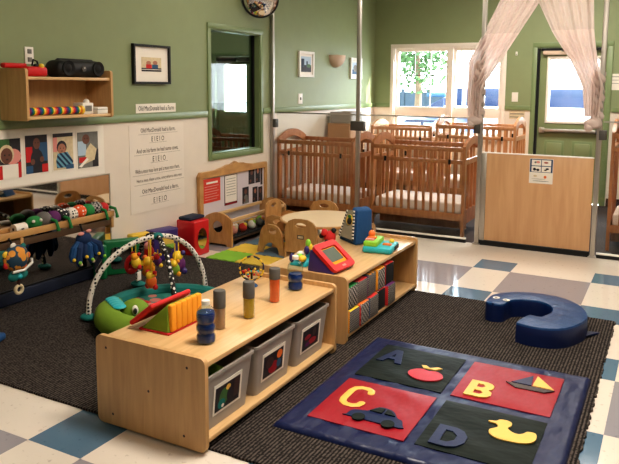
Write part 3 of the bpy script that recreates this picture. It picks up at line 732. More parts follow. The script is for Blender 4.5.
# strip of four baby photographs
def baby(label, y0, y1, z0, z1, bg, shapes):
    t = thing('photograph', label, 'photograph', (XW, (y0+y1)/2, z0), 0, 'baby photographs above the wall mirror')
    mb = MB(); flat_shapes(mb, wallM(y0-.012, z0-.012), y1-y0+.024, z1-z0+.024, PAPER, []); mb.build('paper', t, world=True, smooth=0)
    mb = MB(); flat_shapes(mb, wallM(y0, z0, XW+.0035), y1-y0, z1-z0, bg, shapes); mb.build('picture', t, world=True, smooth=0)
baby('baby photograph with a child in white with a yellow hood, first from the left', 2.925, 3.095, .856, 1.122, PDARK, [('r', 0, .7, .5, 1, PGREEN), ('e', .62, .55, .4, .2, PINK), ('e', .35, .62, .34, .24, PCREAM), ('e', .35, .58, .27, .2, SKIN), ('r', .0, .0, 1, .36, PAPER), ('r', .0, .0, .14, .34, REDC), ('r', .86, .0, 1, .4, REDC), ('e', .26, .60, .035, .02, INK), ('e', .46, .60, .035, .02, INK), ('e', .36, .49, .06, .02, BROWNV)])
baby('baby photograph with a child in dark clothes among red toys, second from the left', 3.135, 3.318, .872, 1.134, PDARK, [('r', .6, .3, 1, .8, PBLUE), ('r', 0, .3, .3, .7, REDC), ('e', .5, .32, .3, .32, PDARK), ('e', .5, .78, .16, .15, SKIN), ('r', .72, .0, 1, .22, REDC), ('r', 0, 0, .3, .2, PBLUE), ('e', .3, .3, .1, .08, SKIN), ('e', .72, .35, .1, .08, SKIN), ('e', .44, .80, .02, .015, INK), ('e', .56, .80, .02, .015, INK)])
baby('baby photograph with a child in a blue striped shirt, third from the left', 3.368, 3.549, .872, 1.134, PCREAM, [('r', 0, .9, 1, 1, PDARK), ('r', 0, .5, .2, .9, PINK), ('e', .42, .62, .25, .18, PDARK), ('e', .42, .57, .2, .15, SKIN2), ('p', [(.15, .05), (.9, .05), (.98, .2), (.7, .48), (.2, .45), (.12, .25)], PSTRIPE), ('r', .6, .0, 1, .12, PBLUE), ('e', .35, .59, .025, .015, INK), ('e', .5, .59, .025, .015, INK), ('e', .42, .51, .05, .012, BROWNV)])
baby('baby photograph with a child in beige sitting sideways, fourth from the left', 3.593, 3.794, .862, 1.130, PGREY, [('r', 0, .35, .4, .75, PSKY), ('r', .7, .0, 1, .5, PDARK), ('p', [(.3, .1), (.8, .2), (.92, .5), (.62, .68), (.4, .5)], PCREAM), ('e', .4, .8, .18, .14, SKIN), ('r', .05, .15, .4, .3, REDC), ('p', [(.02, .05), (.15, .02), (.5, .22), (.42, .28)], PAPER), ('e', .34, .82, .02, .015, INK), ('e', .46, .82, .02, .015, INK)])
mb = MB(); mb.box((XW+.0001, 2.7, .80), (XW+.001, 3.86, 1.18), PAPER); mb.build('trim_3', kind='structure', smooth=0)
# song sheets
t = thing('sign', 'white title strip of the song on the green wall under the black frame', 'sign', (XW, 4.47, 1.252))
mb = MB(); flat_shapes(mb, wallM(4.222, 1.252), .502, .076, PAPER, []); mb.build('paper', t, world=True, smooth=0)
mb = MB(); text_into(mb, 'Old MacDonald had a Farm', wallM(4.25, 1.27), .445, .04, INK, .0035); mb.build('lettering', t, world=True, smooth=0)
PINK_INK = pm('grey_marker_ink', (104, 94, 88), rough=.9, var=0)
t = thing('song_sign', 'tall white song sheet with handwritten lines on the cream wall', 'poster', (XW, 4.47, .42))
mb = MB(); flat_shapes(mb, wallM(4.135, .42), .69, .735, pm('song_sheet_paper', (230, 219, 206), rough=.6, var=.01), []); mb.build('paper', t, world=True, smooth=0)
mb = MB()
for s, y0, y1, z, h in (('Old MacDonald had a farm,', 4.27, 4.71, 1.105, .042), ('E I E I O', 4.40, 4.56, 1.03, .042), ('And on his farm he had some cows,', 4.215, 4.745, .935, .042), ('E I E I O', 4.41, 4.575, .86, .045), ('With a moo moo here and a moo moo there,', 4.195, 4.76, .765, .04), ('Here a moo, there a moo, everywhere a moo moo', 4.21, 4.79, .685, .036), ('Old MacDonald had a farm,', 4.27, 4.74, .592, .042), ('E I E I O', 4.41, 4.58, .505, .045)):
    text_into(mb, s, wallM(y0, z-h/2), y1-y0, h, PINK_INK, .0035)
    M = wallM(y0-.03, z-.032, XW+.0045)
    mb.plate([(0, 0), (y1-y0+.06, 0), (y1-y0+.06, .0016), (0, .0016)], [], .0003, M, PGREY)
mb.build('lettering', t, world=True, smooth=0)

# wall mirror with wooden shelf bar and floor bumper
t = thing('wall_mirror', 'large unbreakable mirror low on the left wall behind the toy rail', 'mirror', (XW, 3.0, .06))
mb = MB(); mb.box((XW+.001, 2.1, .08), (XW+.008, 3.895, .785), MIRROR); mb.build('mirror_sheet', t, world=True, smooth=0)
mb = MB(); mb.box((XW+.001, 3.895, .08), (XW+.010, 3.905, .785), STEEL); mb.box((XW+.001, 2.1, .785), (XW+.010, 3.905, .792), STEEL); mb.build('edge_trim', t, world=True)
mb = MB(); mb.box((XW+.009, 2.1, .012), (XW+.05, 3.72, .092), NAVYFOAM, bev=.008)
solo(mb, 'bumper_pad', 'dark navy foam bumper along the foot of the wall mirror', 'bumper')
t = thing('toy_rail', 'wooden toy rail with a shallow trough fixed in front of the wall mirror', 'rail', (-3.82, 3.0, .47))
for x in (-3.74, -3.88): mb = MB(); mb.box((x-.011, 2.1, .487), (x+.011, 3.78, .532), PLY, bev=.004); mb.build('front_rail' if x > -3.8 else 'back_rail', t, world=True)
mb = MB(); mb.box((-3.868, 2.1, .482), (-3.752, 3.78, .494), PLY); mb.build('trough_board', t, world=True)
for y in (2.95, 3.765): mb = MB(); mb.box((-3.888, y-.012, .402), (-3.735, y+.012, .482), PLY, bev=.003); mb.build('bracket', t, world=True)
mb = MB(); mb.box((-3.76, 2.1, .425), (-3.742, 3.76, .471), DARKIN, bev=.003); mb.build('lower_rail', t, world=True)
# caterpillar lying in the rail
t = thing('plush_caterpillar', 'long patterned plush caterpillar with green head lying on the wooden toy rail', 'plush toy', (-3.81, 3.45, .495))
ys = [3.11+.083*k for k in range(9)]
ys = [3.11+.079*k for k in range(9)]
segm = [GREENC, BW_STRIPE, PURPC, BW_DOT, WB_DOT, OR_DOT, GREENC, BW_CHECK, REDC]
for k, (y, m) in enumerate(zip(ys, segm)):
    if k == 0: continue
    mb = MB(); mb.ball((-3.81, y, .553+.006*(k % 2)), .052 if k < 8 else .04, m, (1, 1.15, 1)); mb.build('body_segment', t, world=True)
mb = MB(); mb.ball((-3.81, 3.11, .549), .05, GREENC, (.95, 1.25, .9)); h = mb.build('head', t, world=True)
for s_ in (-1, 1): mb = MB(); mb.ball((-3.765, 3.10+.03*s_, .567), .011, WHITE); mb.build('eye', h, world=True)
for y in (3.22, 3.33, 3.68, 3.78):
    mb = MB(); mb.tube([(-3.775, y, .555), (-3.722, y, .548), (-3.712, y+.005, .51), (-3.712, y+.01, .48)], [.012, .011, .01, .014], GREENC); mb.build('leg', t, world=True)
t = thing('toy_roll', 'white fabric roll lying on the toy rail left of the caterpillar', 'toy', (-3.81, 2.99, .4955))
mb = MB(); mb.cyl((0, -.045, .034), (0, .045, .034), .034, PAPER, 20); mb.build('roll', t)
mb = MB(); mb.cyl((.034, -.008, .034), (.036, .008, .034), .006, BROWNV); mb.cyl((0, -.047, .034), (0, -.044, .034), .01, BROWNV); mb.build('core', t)
# toys hanging from the rail
t = thing('hanging_toy', 'round multicolour tag toy with teal bow and wooden ring hanging under the toy rail', 'toy', (-3.70, 2.85, .14))
mb = MB(); mb.tube([(-3.70, 2.84, .44), (-3.752, 2.84, .50)], .006, BLACKMAT); mb.build('strap', t, world=True)
mb = MB(); mb.ball((-3.70, 2.845, .38), .09, MULTI, (.6, 1, .95)); mb.build('body', t, world=True)
for a, m in ((0, ORANGEP), (.9, TEAL), (1.8, WHITE), (2.7, YEL), (3.6, REDC), (4.5, BW_CHECK), (5.4, ORANGEP)):
    mb = MB(); mb.ball((-3.695, 2.845+.085*math.cos(a), .38+.082*math.sin(a)), .022, m, (.5, 1, 1)); mb.build('tag', t, world=True)
mb = MB(); mb.tube([(-3.665, 2.79, .30), (-3.655, 2.87, .30), (-3.66, 2.935, .335), (-3.67, 2.94, .36)], .009, WHITE); mb.build('ribbon', t, world=True)
mb = MB(); mb.ball((-3.69, 2.82, .265), .035, TEAL, (.6, 1.3, 1)); mb.ball((-3.69, 2.88, .265), .035, TEAL, (.6, 1.2, .9)); mb.ball((-3.68, 2.85, .26), .02, AQUA); mb.build('bow', t, world=True)
mb = MB(); mb.tube([(-3.69, 2.85, .25), (-3.69, 2.85, .20)], .01, BROWNV); mb.tube([(-3.69, 2.85+.026*math.cos(2*PI*k/20), .172+.026*math.sin(2*PI*k/20)) for k in range(20)], .011, PCREAM, 8, closed=True); mb.build('ring', t, world=True)
t.location.x += .03
t = thing('hanging_toy', 'dark blue floppy octopus plush hanging from the far end of the toy rail', 'plush toy', (-3.72, 3.46, .2))
mb = MB(); mb.ball((-3.72, 3.47, .385), .06, BLUE2, (.7, 1.1, .9)); h = mb.build('head', t, world=True)
mb = MB(); mb.tube([(-3.715, 3.47, .41), (-3.752, 3.47, .49)], .007, BLACKMAT); mb.build('strap', t, world=True)
mb = MB(); mb.ball((-3.70, 3.43, .43), .02, PINK, (.6, 1.4, .7)); mb.ball((-3.70, 3.50, .44), .018, PINK, (.6, 1.4, .7)); mb.build('ear', h, world=True)
for k in range(8):
    a = -.5+k/7.; y = 3.47+a*.22; dx = .02*math.sin(k*2.1)
    mb = MB(); mb.tube([(-3.72, 3.47+a*.08, .37), (-3.70+dx, y, .33), (-3.70+dx, y+a*.03, .28-.02*(k % 3)), (-3.69+dx, y+a*.05, .245-.025*(k % 3))], [.022, .026, .026, .014], BLUE2 if k % 2 else BLUEC, 8); lg = mb.build('arm', t, world=True)
    mb = MB(); mb.ball((-3.674+dx, y+a*.05, .262-.025*(k % 3)), .013, (YEL, LIME, PCREAM)[k % 3]); mb.build('tip', lg, world=True)

t.location.x += .03; t.location.y -= .04
# ------------------------------------------------------------------ soft mirror blocks along the wall
def mirror_block(label, x, y, rz, w, d, h, m, shape='oval'):
    t = thing('soft_block', label, 'play block', (x, y, .012 if y < 4.58 else 0), rz, 'soft mirror blocks along the wall')
    mb = MB()
    mb.box((-d, -w/2, 0), (0, w/2, h), m, bev=.014, seg=3); mb.build('foam_body', t)
    mb = MB(); out = ell(0, h*.48, w*.30, h*.30, 24) if shape == 'oval' else rrect(-w*.33, h*.17, w*.33, h*.8, .03)
    mb.plate(out, [], .004, frameM((0.0, 0, 0), (0, 1, 0), (0, 0, 1)), MIRROR); mb.build('mirror_panel', t)
mirror_block('dark green soft mirror block nearest the toy rail', -3.785, 3.655, -1.25, .10, .05, .265, GREENB, 'r')
mirror_block('larger green soft mirror block with a square mirror beside the nearest one', -3.735, 3.86, -.6, .28, .07, .275, GREENB, 'r')
mirror_block('yellow soft block between the green and purple blocks', -3.76, 4.11, -.3, .18, .09, .27, pm('yellow_vinyl_block', (222, 184, 50), rough=.4))
mirror_block('purple soft mirror block with oval mirror left of the red one', -3.72, 4.36, -.2, .26, .12, .265, PURPLE)
mirror_block('red soft mirror block with oval mirror beside the wooden toy rack', -3.60, 4.69, -.06, .20, .21, .31, pm('red_vinyl_block', (204, 36, 40), rough=.35))
mb = MB(); mb.box((-.07, -.1, 0), (.07, .1, .03), NAVYFOAM, bev=.012); o = mb.build('cushion'); o.location = (-3.72, 4.70, .3105); tag(o, 'small flat navy cushion lying on the red mirror block', 'cushion')

# ------------------------------------------------------------------ bulletin board and toy rack
t = thing('bulletin_board', 'pin board with scalloped wooden frame under the observation window', 'board', (-3.87, 5.45, .05))
y0, y1, z0, z1 = 5.0, 6.19, .05, .672
X0 = -3.895
crown = []
for k in range(25):
    f = k/24; y = y0+.28+(y1-y0-.56)*f
    crown.append((y, z1+.028*(math.sin(PI*f)**.8)+.03*max(0, 1-abs(f-.5)/.13)**1.2+.012*max(0, 1-abs(f-.3)/.12)+.012*max(0, 1-abs(f-.7)/.12)))
outer = [(y0+.02, z0), (y1-.01, z0), (y1, z1-.02), (y1-.015, z1)]+crown[::-1]+[(y0+.03, z1), (y0, z1-.035)]
mb = MB(); M = frameM((X0, 0, 0), (0, 1, 0), (0, 0, 1))
mb.plate(outer, [[(y0+.06, z0+.05), (y1-.045, z0+.05), (y1-.045, z1-.06), (y0+.06, z1-.06)]], .035, M, PLY); mb.build('frame', t, world=True)
mb = MB(); mb.plate([(y0+.05, z0+.04), (y1-.04, z0+.04), (y1-.04, z1-.05), (y0+.05, z1-.05)], [], .015, M, LILAC); mb.build('backing', t, world=True)
BX = X0+.016
def pinned(label, ya, yb, za, zb, bg, shapes, cat='notice', name='notice', group=None):
    mb = MB(); flat_shapes(mb, frameM((BX, ya, za), (0, 1, 0), (0, 0, 1)), yb-ya, zb-za, bg, shapes, t=.0015)
    o = solo(mb, name, label, cat, group, smooth=0)
pinned('bright red flyer with white print on the pin board', 5.07, 5.35, .37, .60, FLYER, [('r', .2, .78, .85, .86, PAPER)]+[('r', .1, .66-.11*k, .9-.1*(k % 2), .69-.11*k, PINK) for k in range(6)])
pinned('white notice with a dark red border on the pin board', 5.42, 5.64, .30, .60, BROWNV, [('r', .04, .08, .96, .985, PAPER)]+[('r', .14, .86-.09*k, .86, .875-.09*k, PGREY) for k in range(7)]+[('r', .04, .015, .96, .06, REDV)])
def fig(sk, c1): return [('e', .5, .72, .22, .16, sk), ('p', [(.15, .0), (.9, .0), (.8, .45), (.55, .56), (.25, .45)], c1), ('e', .3, .2, .14, .1, SKIN)]
for k, (ya, yb, za, zb, sk, c1) in enumerate(((5.745, 5.86, .46, .625, SKIN, PDARK), (5.875, 5.965, .46, .63, SKIN2, PDARK), (5.975, 6.012, .43, .63, SKIN, PDARK), (5.63, 5.745, .27, .44, SKIN, PGREY), (5.82, 5.915, .26, .42, SKIN2, PDARK), (5.93, 6.01, .25, .41, SKIN, PDARK))):
    ya += .105; yb += .105
    pinned(['first dark photograph in the top row on the pin board', 'second dark photograph in the top row on the pin board', 'narrow dark photograph at the right edge of the pin board top row', 'dark photograph lowest left in the photo cluster on the pin board', 'middle dark photograph of the lower row on the pin board', 'right dark photograph of the lower row on the pin board'][k], ya, yb, za, zb, PDARK, fig(sk, c1), 'photograph', 'photograph', 'photographs on the pin board')
# toy rack: two round topped ends with a porthole, rails, clear front
t = thing('toy_rack', 'low wooden toy rack with round topped ends and a clear front below the pin board', 'rack', (-3.68, 5.56, 0))
RY0, RY1, RX0, RX1 = 5.05, 6.02, -3.845, -3.53
for y in (RY0, RY1):
    out = [(RX0, .0), (RX0+.05, 0), (RX0+.07, .02), (RX1-.07, .02), (RX1-.05, 0), (RX1, 0), (RX1, .25)]+[(RX1-(RX1-RX0)*k/10, .25+.065*math.sin(PI*k/10)**.8) for k in range(1, 10)]+[(RX0, .25)]
    cx = (RX0+RX1)/2
    mb = MB(); mb.plate(out, [ell(cx, .18, .055, .055, 24)], .022, frameM((0, y+.011, 0), (1, 0, 0), (0, 0, 1)), PLY); e = mb.build('end_panel', t, world=True)
    mb = MB(); mb.lathe([(.052, -.006), (.052, .006)], (cx, y, .18), MIRROR, 24, M=Euler((PI/2, 0, 0)).to_matrix()); mb.build('porthole', e, world=True)
for x, z in ((RX1-.02, .245), (RX0+.02, .255)): mb = MB(); mb.box((x-.012, RY0+.011, z-.016), (x+.012, RY1-.011, z+.016), MAPLE, bev=.004); mb.build('rail', t, world=True)
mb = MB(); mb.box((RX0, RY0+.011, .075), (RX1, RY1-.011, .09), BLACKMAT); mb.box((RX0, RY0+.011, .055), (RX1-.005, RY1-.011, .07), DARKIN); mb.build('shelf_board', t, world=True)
mb = MB(); mb.box((RX1-.02, RY0+.011, .09), (RX1-.016, RY1-.011, .228), CLEARP); mb.build('clear_front', t, world=True, smooth=0)
pal = [PINK, WHITE, REDC, PCREAM, WHITE, YEL, PGREY, LIME, PCREAM, ORANGE]
for k in range(10):
    y = RY0+.12+.078*k
    mb = MB(); mb.ball((0, 0, .042), .042, pal[k], (1, .9, 1)); mb.ball((.02, .01, .065), .022, pal[(k+3) % 10])
    o = mb.build('soft_toy'); o.location = (-3.60-.05*(k % 2), y, .0905)
    tag(o, 'small '+['pink', 'white', 'bright red', 'cream', 'white', 'yellow', 'grey', 'lime', 'cream', 'orange'][k]+' soft toy in the toy rack, '+['nearest', 'second', 'third', 'fourth', 'fifth', 'sixth', 'seventh', 'eighth', 'ninth', 'farthest'][k]+' along the clear front', 'toy', 'soft toys inside the toy rack')

# ------------------------------------------------------------------ carpet, foam floor tiles
mb = MB(); x0, x1, y0, y1 = -3.846, -.253, 2.115, 4.585
n = 150; ring = []
for k in range(n): ring.append((x0+(x1-x0)*k/n, y0+random.uniform(-.002, .002)))
for k in range(n): ring.append((x1+random.uniform(-.007, .007), y0+(y1-y0)*k/n))
for k in range(n): ring.append((x1-(x1-x0)*k/n, y1+random.uniform(-.002, .002)))
for k in range(n//4): ring.append((x0, y1-(y1-y0)*k/(n//4)))
mb.plate(ring, [], .011, Matrix.Translation((0, 0, .0005)), CARPET)
solo(mb, 'carpet', 'large dark charcoal ribbed carpet lying on the tiled floor', 'carpet')
FOAMG = pm('green_foam_tile', (132, 182, 56), rough=.75); FOAMY = pm('yellow_foam_tile', (220, 186, 72), rough=.75); FOAMB = pm('blue_grey_foam_tile', (92, 118, 134), rough=.75)
tl = [(-3.49, 4.60, FOAMG, 'green foam floor tile at the carpet edge nearest the red block'), (-3.19, 4.60, FOAMY, 'yellow foam floor tile at the carpet edge'), (-3.49, 4.90, FOAMY, 'yellow foam floor tile in front of the toy rack'), (-3.19, 4.90, FOAMB, 'blue grey foam floor tile under the small chairs'), (-3.49, 5.20, FOAMB, 'blue grey foam floor tile in front of the far end of the toy rack'), (-3.19, 5.20, FOAMY, 'yellow foam floor tile farthest under the table')]
for x, y, m, lb in tl:
    a, w = .0, .298
    mb = MB(); out = []
    for e in range(4):
        for k in range(13):
            f = k/13; dd = .006*(1 if (k//2) % 2 else -1) if 0 < k < 12 else 0
            p = [(f*w, -dd), (w+dd, f*w), (w-f*w, w+dd), (-dd, w-f*w)][e]; out.append(p)
    mb.plate([(px*.985, py*.985) for px, py in out], [], .014, Matrix.Translation((x, y, .0005)), m)
    solo(mb, 'foam_tile', lb, 'floor tile', 'foam floor tiles by the toy rack', smooth=0)

# ------------------------------------------------------------------ round toddler table and chairs
TCX, TCY, TR, TZ = -2.74, 5.36, .40, .30
t = thing('toddler_table', 'low round cream topped toddler table with wooden edge', 'table', (TCX, TCY, 0))
mb = MB(); mb.lathe([(TR-.006, -.022), (TR, -.018), (TR, -.004), (TR-.004, 0)], (0, 0, TZ), PLY, 48); mb.lathe([(TR-.02, 0), (TR-.02, .001)], (0, 0, TZ), TAN, 48); mb.build('tabletop', t)
for k in range(4):
    a = math.radians((45, 135, 200, 315)[k]); mb = MB(); mb.cyl((.27*math.cos(a), .27*math.sin(a), .0148), (.26*math.cos(a), .26*math.sin(a), TZ-.022), .024, PLY, r2=.028); mb.build('leg', t)
CH = None
def chair(label, x, y, rz, first):
    if first: return dup(first, (x, y, 0), rz, label)
    t = thing('toddler_chair', label, 'chair', (x, y, 0), rz, 'plywood chairs around the toddler table')
    W, D, H, SH = .29, .26, .362, .15                    # faces local +y (towards the table)
    for s in (-1, 1):
        out = [(-D/2-.02, 0), (-D/2+.045, 0)]+[(-D/2+.045+(D-.09)*k/8, .075*math.sin(PI*k/8)**.7) for k in range(1, 8)]+[(D/2-.045, 0), (D/2, 0), (D/2-.02, .18), (D/2-.07, .225), (-D/2+.07, .235), (-D/2+.01, .21)]
        mb = MB(); mb.plate(out, [ell(.0, .175, .045, .026, 16)], .018, frameM((s*W/2+(.009), 0, 0), (0, 1, 0), (0, 0, 1)) @ Matrix.Translation((0, 0, -.018)), PLY); mb.build('side_panel', t)
    out = [(-W/2+.012, .07), (W/2-.012, .07), (W/2+.012, H-.11)]+[(W/2+.012-(W/2+.012)*(1-math.cos(PI/2*k/5)), H-.11+.11*math.sin(PI/2*k/5)) for k in range(1, 6)]
    out += [(-x_, z_) for x_, z_ in out[::-1][1:]][:-2]+[]
    half = [(W/2-.012, .07), (W/2+.008, H-.12), (W/2, H-.07), (W/2-.03, H-.025), (W/2-.08, H-.004), (.0, H)]
    out = half+[(-x_, z_) for x_, z_ in half[::-1][1:]]
    mb = MB(); mb.plate(out, [ell(0, H-.055, .05, .022, 18)], .016, frameM((0, -D/2+.0, 0), (1, 0, 0), (0, 0, 1)), PLY); b = mb.build('backrest', t)
    mb = MB(); mb.box((-.03, -D/2-.0175, .19), (.03, -D/2-.016, .225), DARKSTEEL); mb.box((-.022, -D/2-.0185, .198), (.022, -D/2-.0172, .217), PCREAM); mb.build('maker_plate', b)
    mb = MB(); mb.box((-W/2+.012, -D/2, SH-.014), (W/2-.012, D/2-.02, SH), PLY, bev=.004); mb.build('seat', t)
    return t
CH = chair('plywood toddler chair nearest the camera with its back to us', -2.72, 5.02, .05, None)
CH.location.z = .0148
for lb, x, y, rz, z in (('plywood toddler chair at the far left of the table by the toy rack', -3.30, 5.62, -1.57, .0148), ('plywood toddler chair on the far side of the table before the crib', -3.0, 5.76, PI+.1, .0005), ('plywood toddler chair at the right of the table behind the blue cushion', -2.28, 5.02, 1.75, .0005)):
    c_ = chair(lb, x, y, rz, CH); c_.location.z = z
t = thing('toddler_stool', 'small plywood stool with arched end and oval hand hole on the foam tiles', 'stool', (-3.05, 5.08, .0148), -.16)
for yy in (-.10, .10):
    out = [(-.16, 0), (-.095, 0)]+[(-.095*math.cos(PI*k/10), .10*math.sin(PI*k/10)) for k in range(1, 10)]+[(.095, 0), (.16, 0), (.115, .20), (.085, .24), (.04, .26), (-.04, .26), (-.085, .24), (-.115, .20)]
    mb = MB(); mb.plate(out, [ell(.02, .205, .045, .028, 18)], .02, frameM((0, yy+.01, 0), (1, 0, 0), (0, 0, 1)), PLY); mb.build('end_panel', t)
mb = MB(); mb.box((-.105, -.09, .150), (.105, .09, .166), PLY, bev=.003); mb.build('seat', t)
mb = MB(); mb.cyl((-.07, -.09, .115), (-.07, .09, .115), .011, PLY, 12); mb.build('dowel', t)

# ------------------------------------------------------------------ low storage units
CX0, CX1, UH = -2.17, -1.58, .391
def unit(label, y0, y1):
    t = thing('storage_unit', label, 'cabinet', ((CX0+CX1)/2, (y0+y1)/2, 0), 0, 'low maple storage units')
    w = CX1-CX0
    for s, y in ((0, y0), (1, y1-.022)):
        out = rrect(CX0, .0, CX1, UH+.006, .028)
        mb = MB(); mb.plate(out, [], .022, frameM((0, y+.022, 0), (1, 0, 0), (0, 0, 1)), MAPLEV); e = mb.build('end_panel', t, world=True)
        mb = MB(); yy = y-.0008 if s == 0 else y+.0228
        for px, pz in ((CX0+.06, .345), (CX1-.09, .345), (CX0+.09, .05), (CX1-.11, .05), ((CX0+CX1)/2, .2)):
            mb.lathe([(.006, 0), (.004, .0012)], (px, yy, pz), BROWNV, 10, M=Euler((PI/2 if s == 0 else -PI/2, 0, 0)).to_matrix())
        mb.build('screw_cap', e, world=True)
    mb = MB(); mb.box((CX0+.008, y0+.022, .353), (CX1-.008, y1-.022, .3755), MAPLE, bev=.003); mb.build('top_board', t, world=True)
    mb = MB(); mb.box((CX0+.008, y0+.022, .035), (CX1-.004, y1-.022, .055), MAPLE, bev=.002); mb.build('bottom_board', t, world=True)
    xm = (CX0+CX1)/2-.02
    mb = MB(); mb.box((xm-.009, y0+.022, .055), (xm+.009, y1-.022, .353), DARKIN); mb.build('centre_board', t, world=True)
    mb = MB(); mb.box((CX1-.05, y0+.022, .004), (CX1-.03, y1-.022, .035), BLACKMAT); mb.box((CX0+.03, y0+.022, .004), (CX0+.05, y1-.022, .035), BLACKMAT); mb.build('toe_kick', t, world=True)
    return t
AY0, AY1, BY0, BY1 = 2.065, 3.255, 3.385, 4.585
uA = unit('low maple storage unit in front holding three grey bins', AY0, AY1); uA.location.z = .0
uB = unit('low maple storage unit farther back filled with patterned cloth blocks', BY0, BY1)
for u_ in (uA, uB):
    u_.location.z = .0115
TOP = .387+.0005
# grey bins with photographs
BINW, BINH = .355, .245
def grey_bin(label, yc, shapes, bg, first=None):
    t = thing('storage_bin', label, 'bin', (CX1-.155, yc, .067), 0, 'grey bins in the front storage unit')
    tw, td, bw, bd = BINW/2, .135, BINW/2-.026, .112
    mb = MB()
    def ringv(hx, hy, z, r=.02): return [mb.bm.verts.new((x, y, z)) for x, y in rrect(-hx, -hy, hx, hy, r, 4)]
    r0 = ringv(bd, bw, 0); r1 = ringv(td, tw, BINH); r2 = ringv(td+.007, tw+.004, BINH); r2b = ringv(td+.007, tw+.004, BINH-.012); r3 = ringv(td-.005, tw-.006, BINH); r4 = ringv(bd-.004, bw-.004, .006)
    n = len(r0)
    for a, b in ((r0, r1), (r2b, r2), (r2, r3), (r3, r4)):
        for k in range(n): mb._mark([mb.bm.faces.new((a[k], a[(k+1) % n], b[(k+1) % n], b[k]))], GREYBIN)
    mb._mark([mb.bm.faces.new(r0[::-1]), mb.bm.faces.new(r4)], GREYBIN)
    mb.build('bin_body', t)
    tilt = math.atan2(td-bd, BINH)
    M = frameM((bd+.0015+(td-bd)*.21, -.115, .052), (0, 1, 0), (math.sin(tilt), 0, math.cos(tilt)))
    mb = MB(); flat_shapes(mb, M, .205, .135, PAPER, []); lab = mb.build('photo_label', t, smooth=0)
    mb = MB(); flat_shapes(mb, M @ Matrix.Translation((.012, .012, .0028)), .175, .108, bg, shapes, t=.0008); mb.build('picture', lab, smooth=0)
    return t
b1 = grey_bin('nearest grey plastic bin, its photo label showing green toys', 2.272, [('e', .35, .5, .2, .35, PGREEN), ('e', .25, .25, .15, .2, TEAL), ('r', .75, .2, 1, 1, BROWNV), ('e', .5, .8, .1, .12, YELV), ('e', .6, .45, .15, .3, PDARK), ('e', .3, .15, .06, .08, PAPER)], PDARK)
b2 = grey_bin('middle grey plastic bin, its photo label showing red and black toys', 2.645, [('e', .5, .3, .25, .28, REDV), ('e', .8, .75, .15, .2, ORANGEP), ('e', .3, .6, .2, .25, BROWNV), ('e', .78, .35, .12, .2, PBLUE)], PDARK)
b3 = grey_bin('farthest grey plastic bin, its photo label showing dark red toys', 3.018, [('e', .3, .6, .2, .12, REDV), ('e', .6, .3, .25, .15, REDV), ('e', .7, .7, .12, .2, BROWNV), ('e', .3, .25, .15, .1, PURPC)], PDARK)
for k, (y, m, lb) in enumerate(((2.20, PBLUE, 'blue knobbly toy inside the nearest grey bin'), (2.345, LIME, 'lime toy ball inside the nearest grey bin'))):
    mb = MB(); mb.ball((0, 0, .09), .05, m, (1, .8, 1.8)); mb.ball((.0, .03, .13), .03, m); o = mb.build('toy'); o.location = (CX1-.16, y, .0745); tag(o, lb, 'toy')

# sensory bottles on the front unit
def soda_bottle(label, x, y, liq, fill, capm=WHITE):
    t = thing('sensory_bottle', label, 'bottle', (x, y, TOP), 0, 'sensory bottles on the front storage unit')
    prof = [(.030, 0), (.040, .006), (.042, .03), (.036, .045), (.042, .06), (.042, .075), (.036, .088), (.042, .102), (.042, .125), (.040, .135), (.033, .15), (.019, .165), (.017, .172)]
    mb = MB(); mb.lathe(prof, (0, 0, 0), CLEARB, 24); mb.build('clear_shell', t)
    inner = [(max(r-.002, .002), z+.002) for r, z in prof if z <= fill]
    mb = MB(); mb.lathe(inner, (0, 0, 0), liq, 24); mb.build('liquid', t)
    mb = MB(); mb.lathe([(.018, .168), (.018, .186), (.016, .188)], (0, 0, 0), capm, 20); mb.build('cap', t)
soda_bottle('clear bottle almost full of dark blue liquid nearest on the front unit', -1.722, 2.262, BLUELIQ, .136)
soda_bottle('clear ribbed bottle half full of blue liquid at the far end of the front unit', -1.765, 3.115, BLUELIQ, .09)
def tube_bottle(label, x, y, liq, H, capf):
    t = thing('sensory_tube', label, 'tube', (x, y, TOP), 0, 'capped sensory tubes on the front storage unit')
    mb = MB(); mb.lathe([(.026, 0), (.0275, .004), (.0275, H*(1-capf))], (0, 0, 0), CLEARP, 24); mb.build('clear_shell', t)
    mb = MB(); mb.lathe([(.0235, .003), (.0255, .006), (.0255, H*(1-capf)-.002)], (0, 0, 0), liq, 24); mb.build('filling', t)
    mb = MB(); mb.lathe([(.028, H*(1-capf)), (.0285, H*(1-capf)+.004), (.0285, H-.004), (.026, H)], (0, 0, 0), GREYCAP, 24); mb.build('cap', t)
tube_bottle('grey capped tube of brown pebbles behind the nearest blue bottle', -1.772, 2.43, BRLIQ, .178, .45)
tube_bottle('grey capped tube of olive yellow liquid, middle of the row', -1.734, 2.613, YELLIQ, .178, .44)
tube_bottle('grey capped tube of bright orange liquid right of the olive one', -1.753, 2.88, ORLIQ, .176, .31)
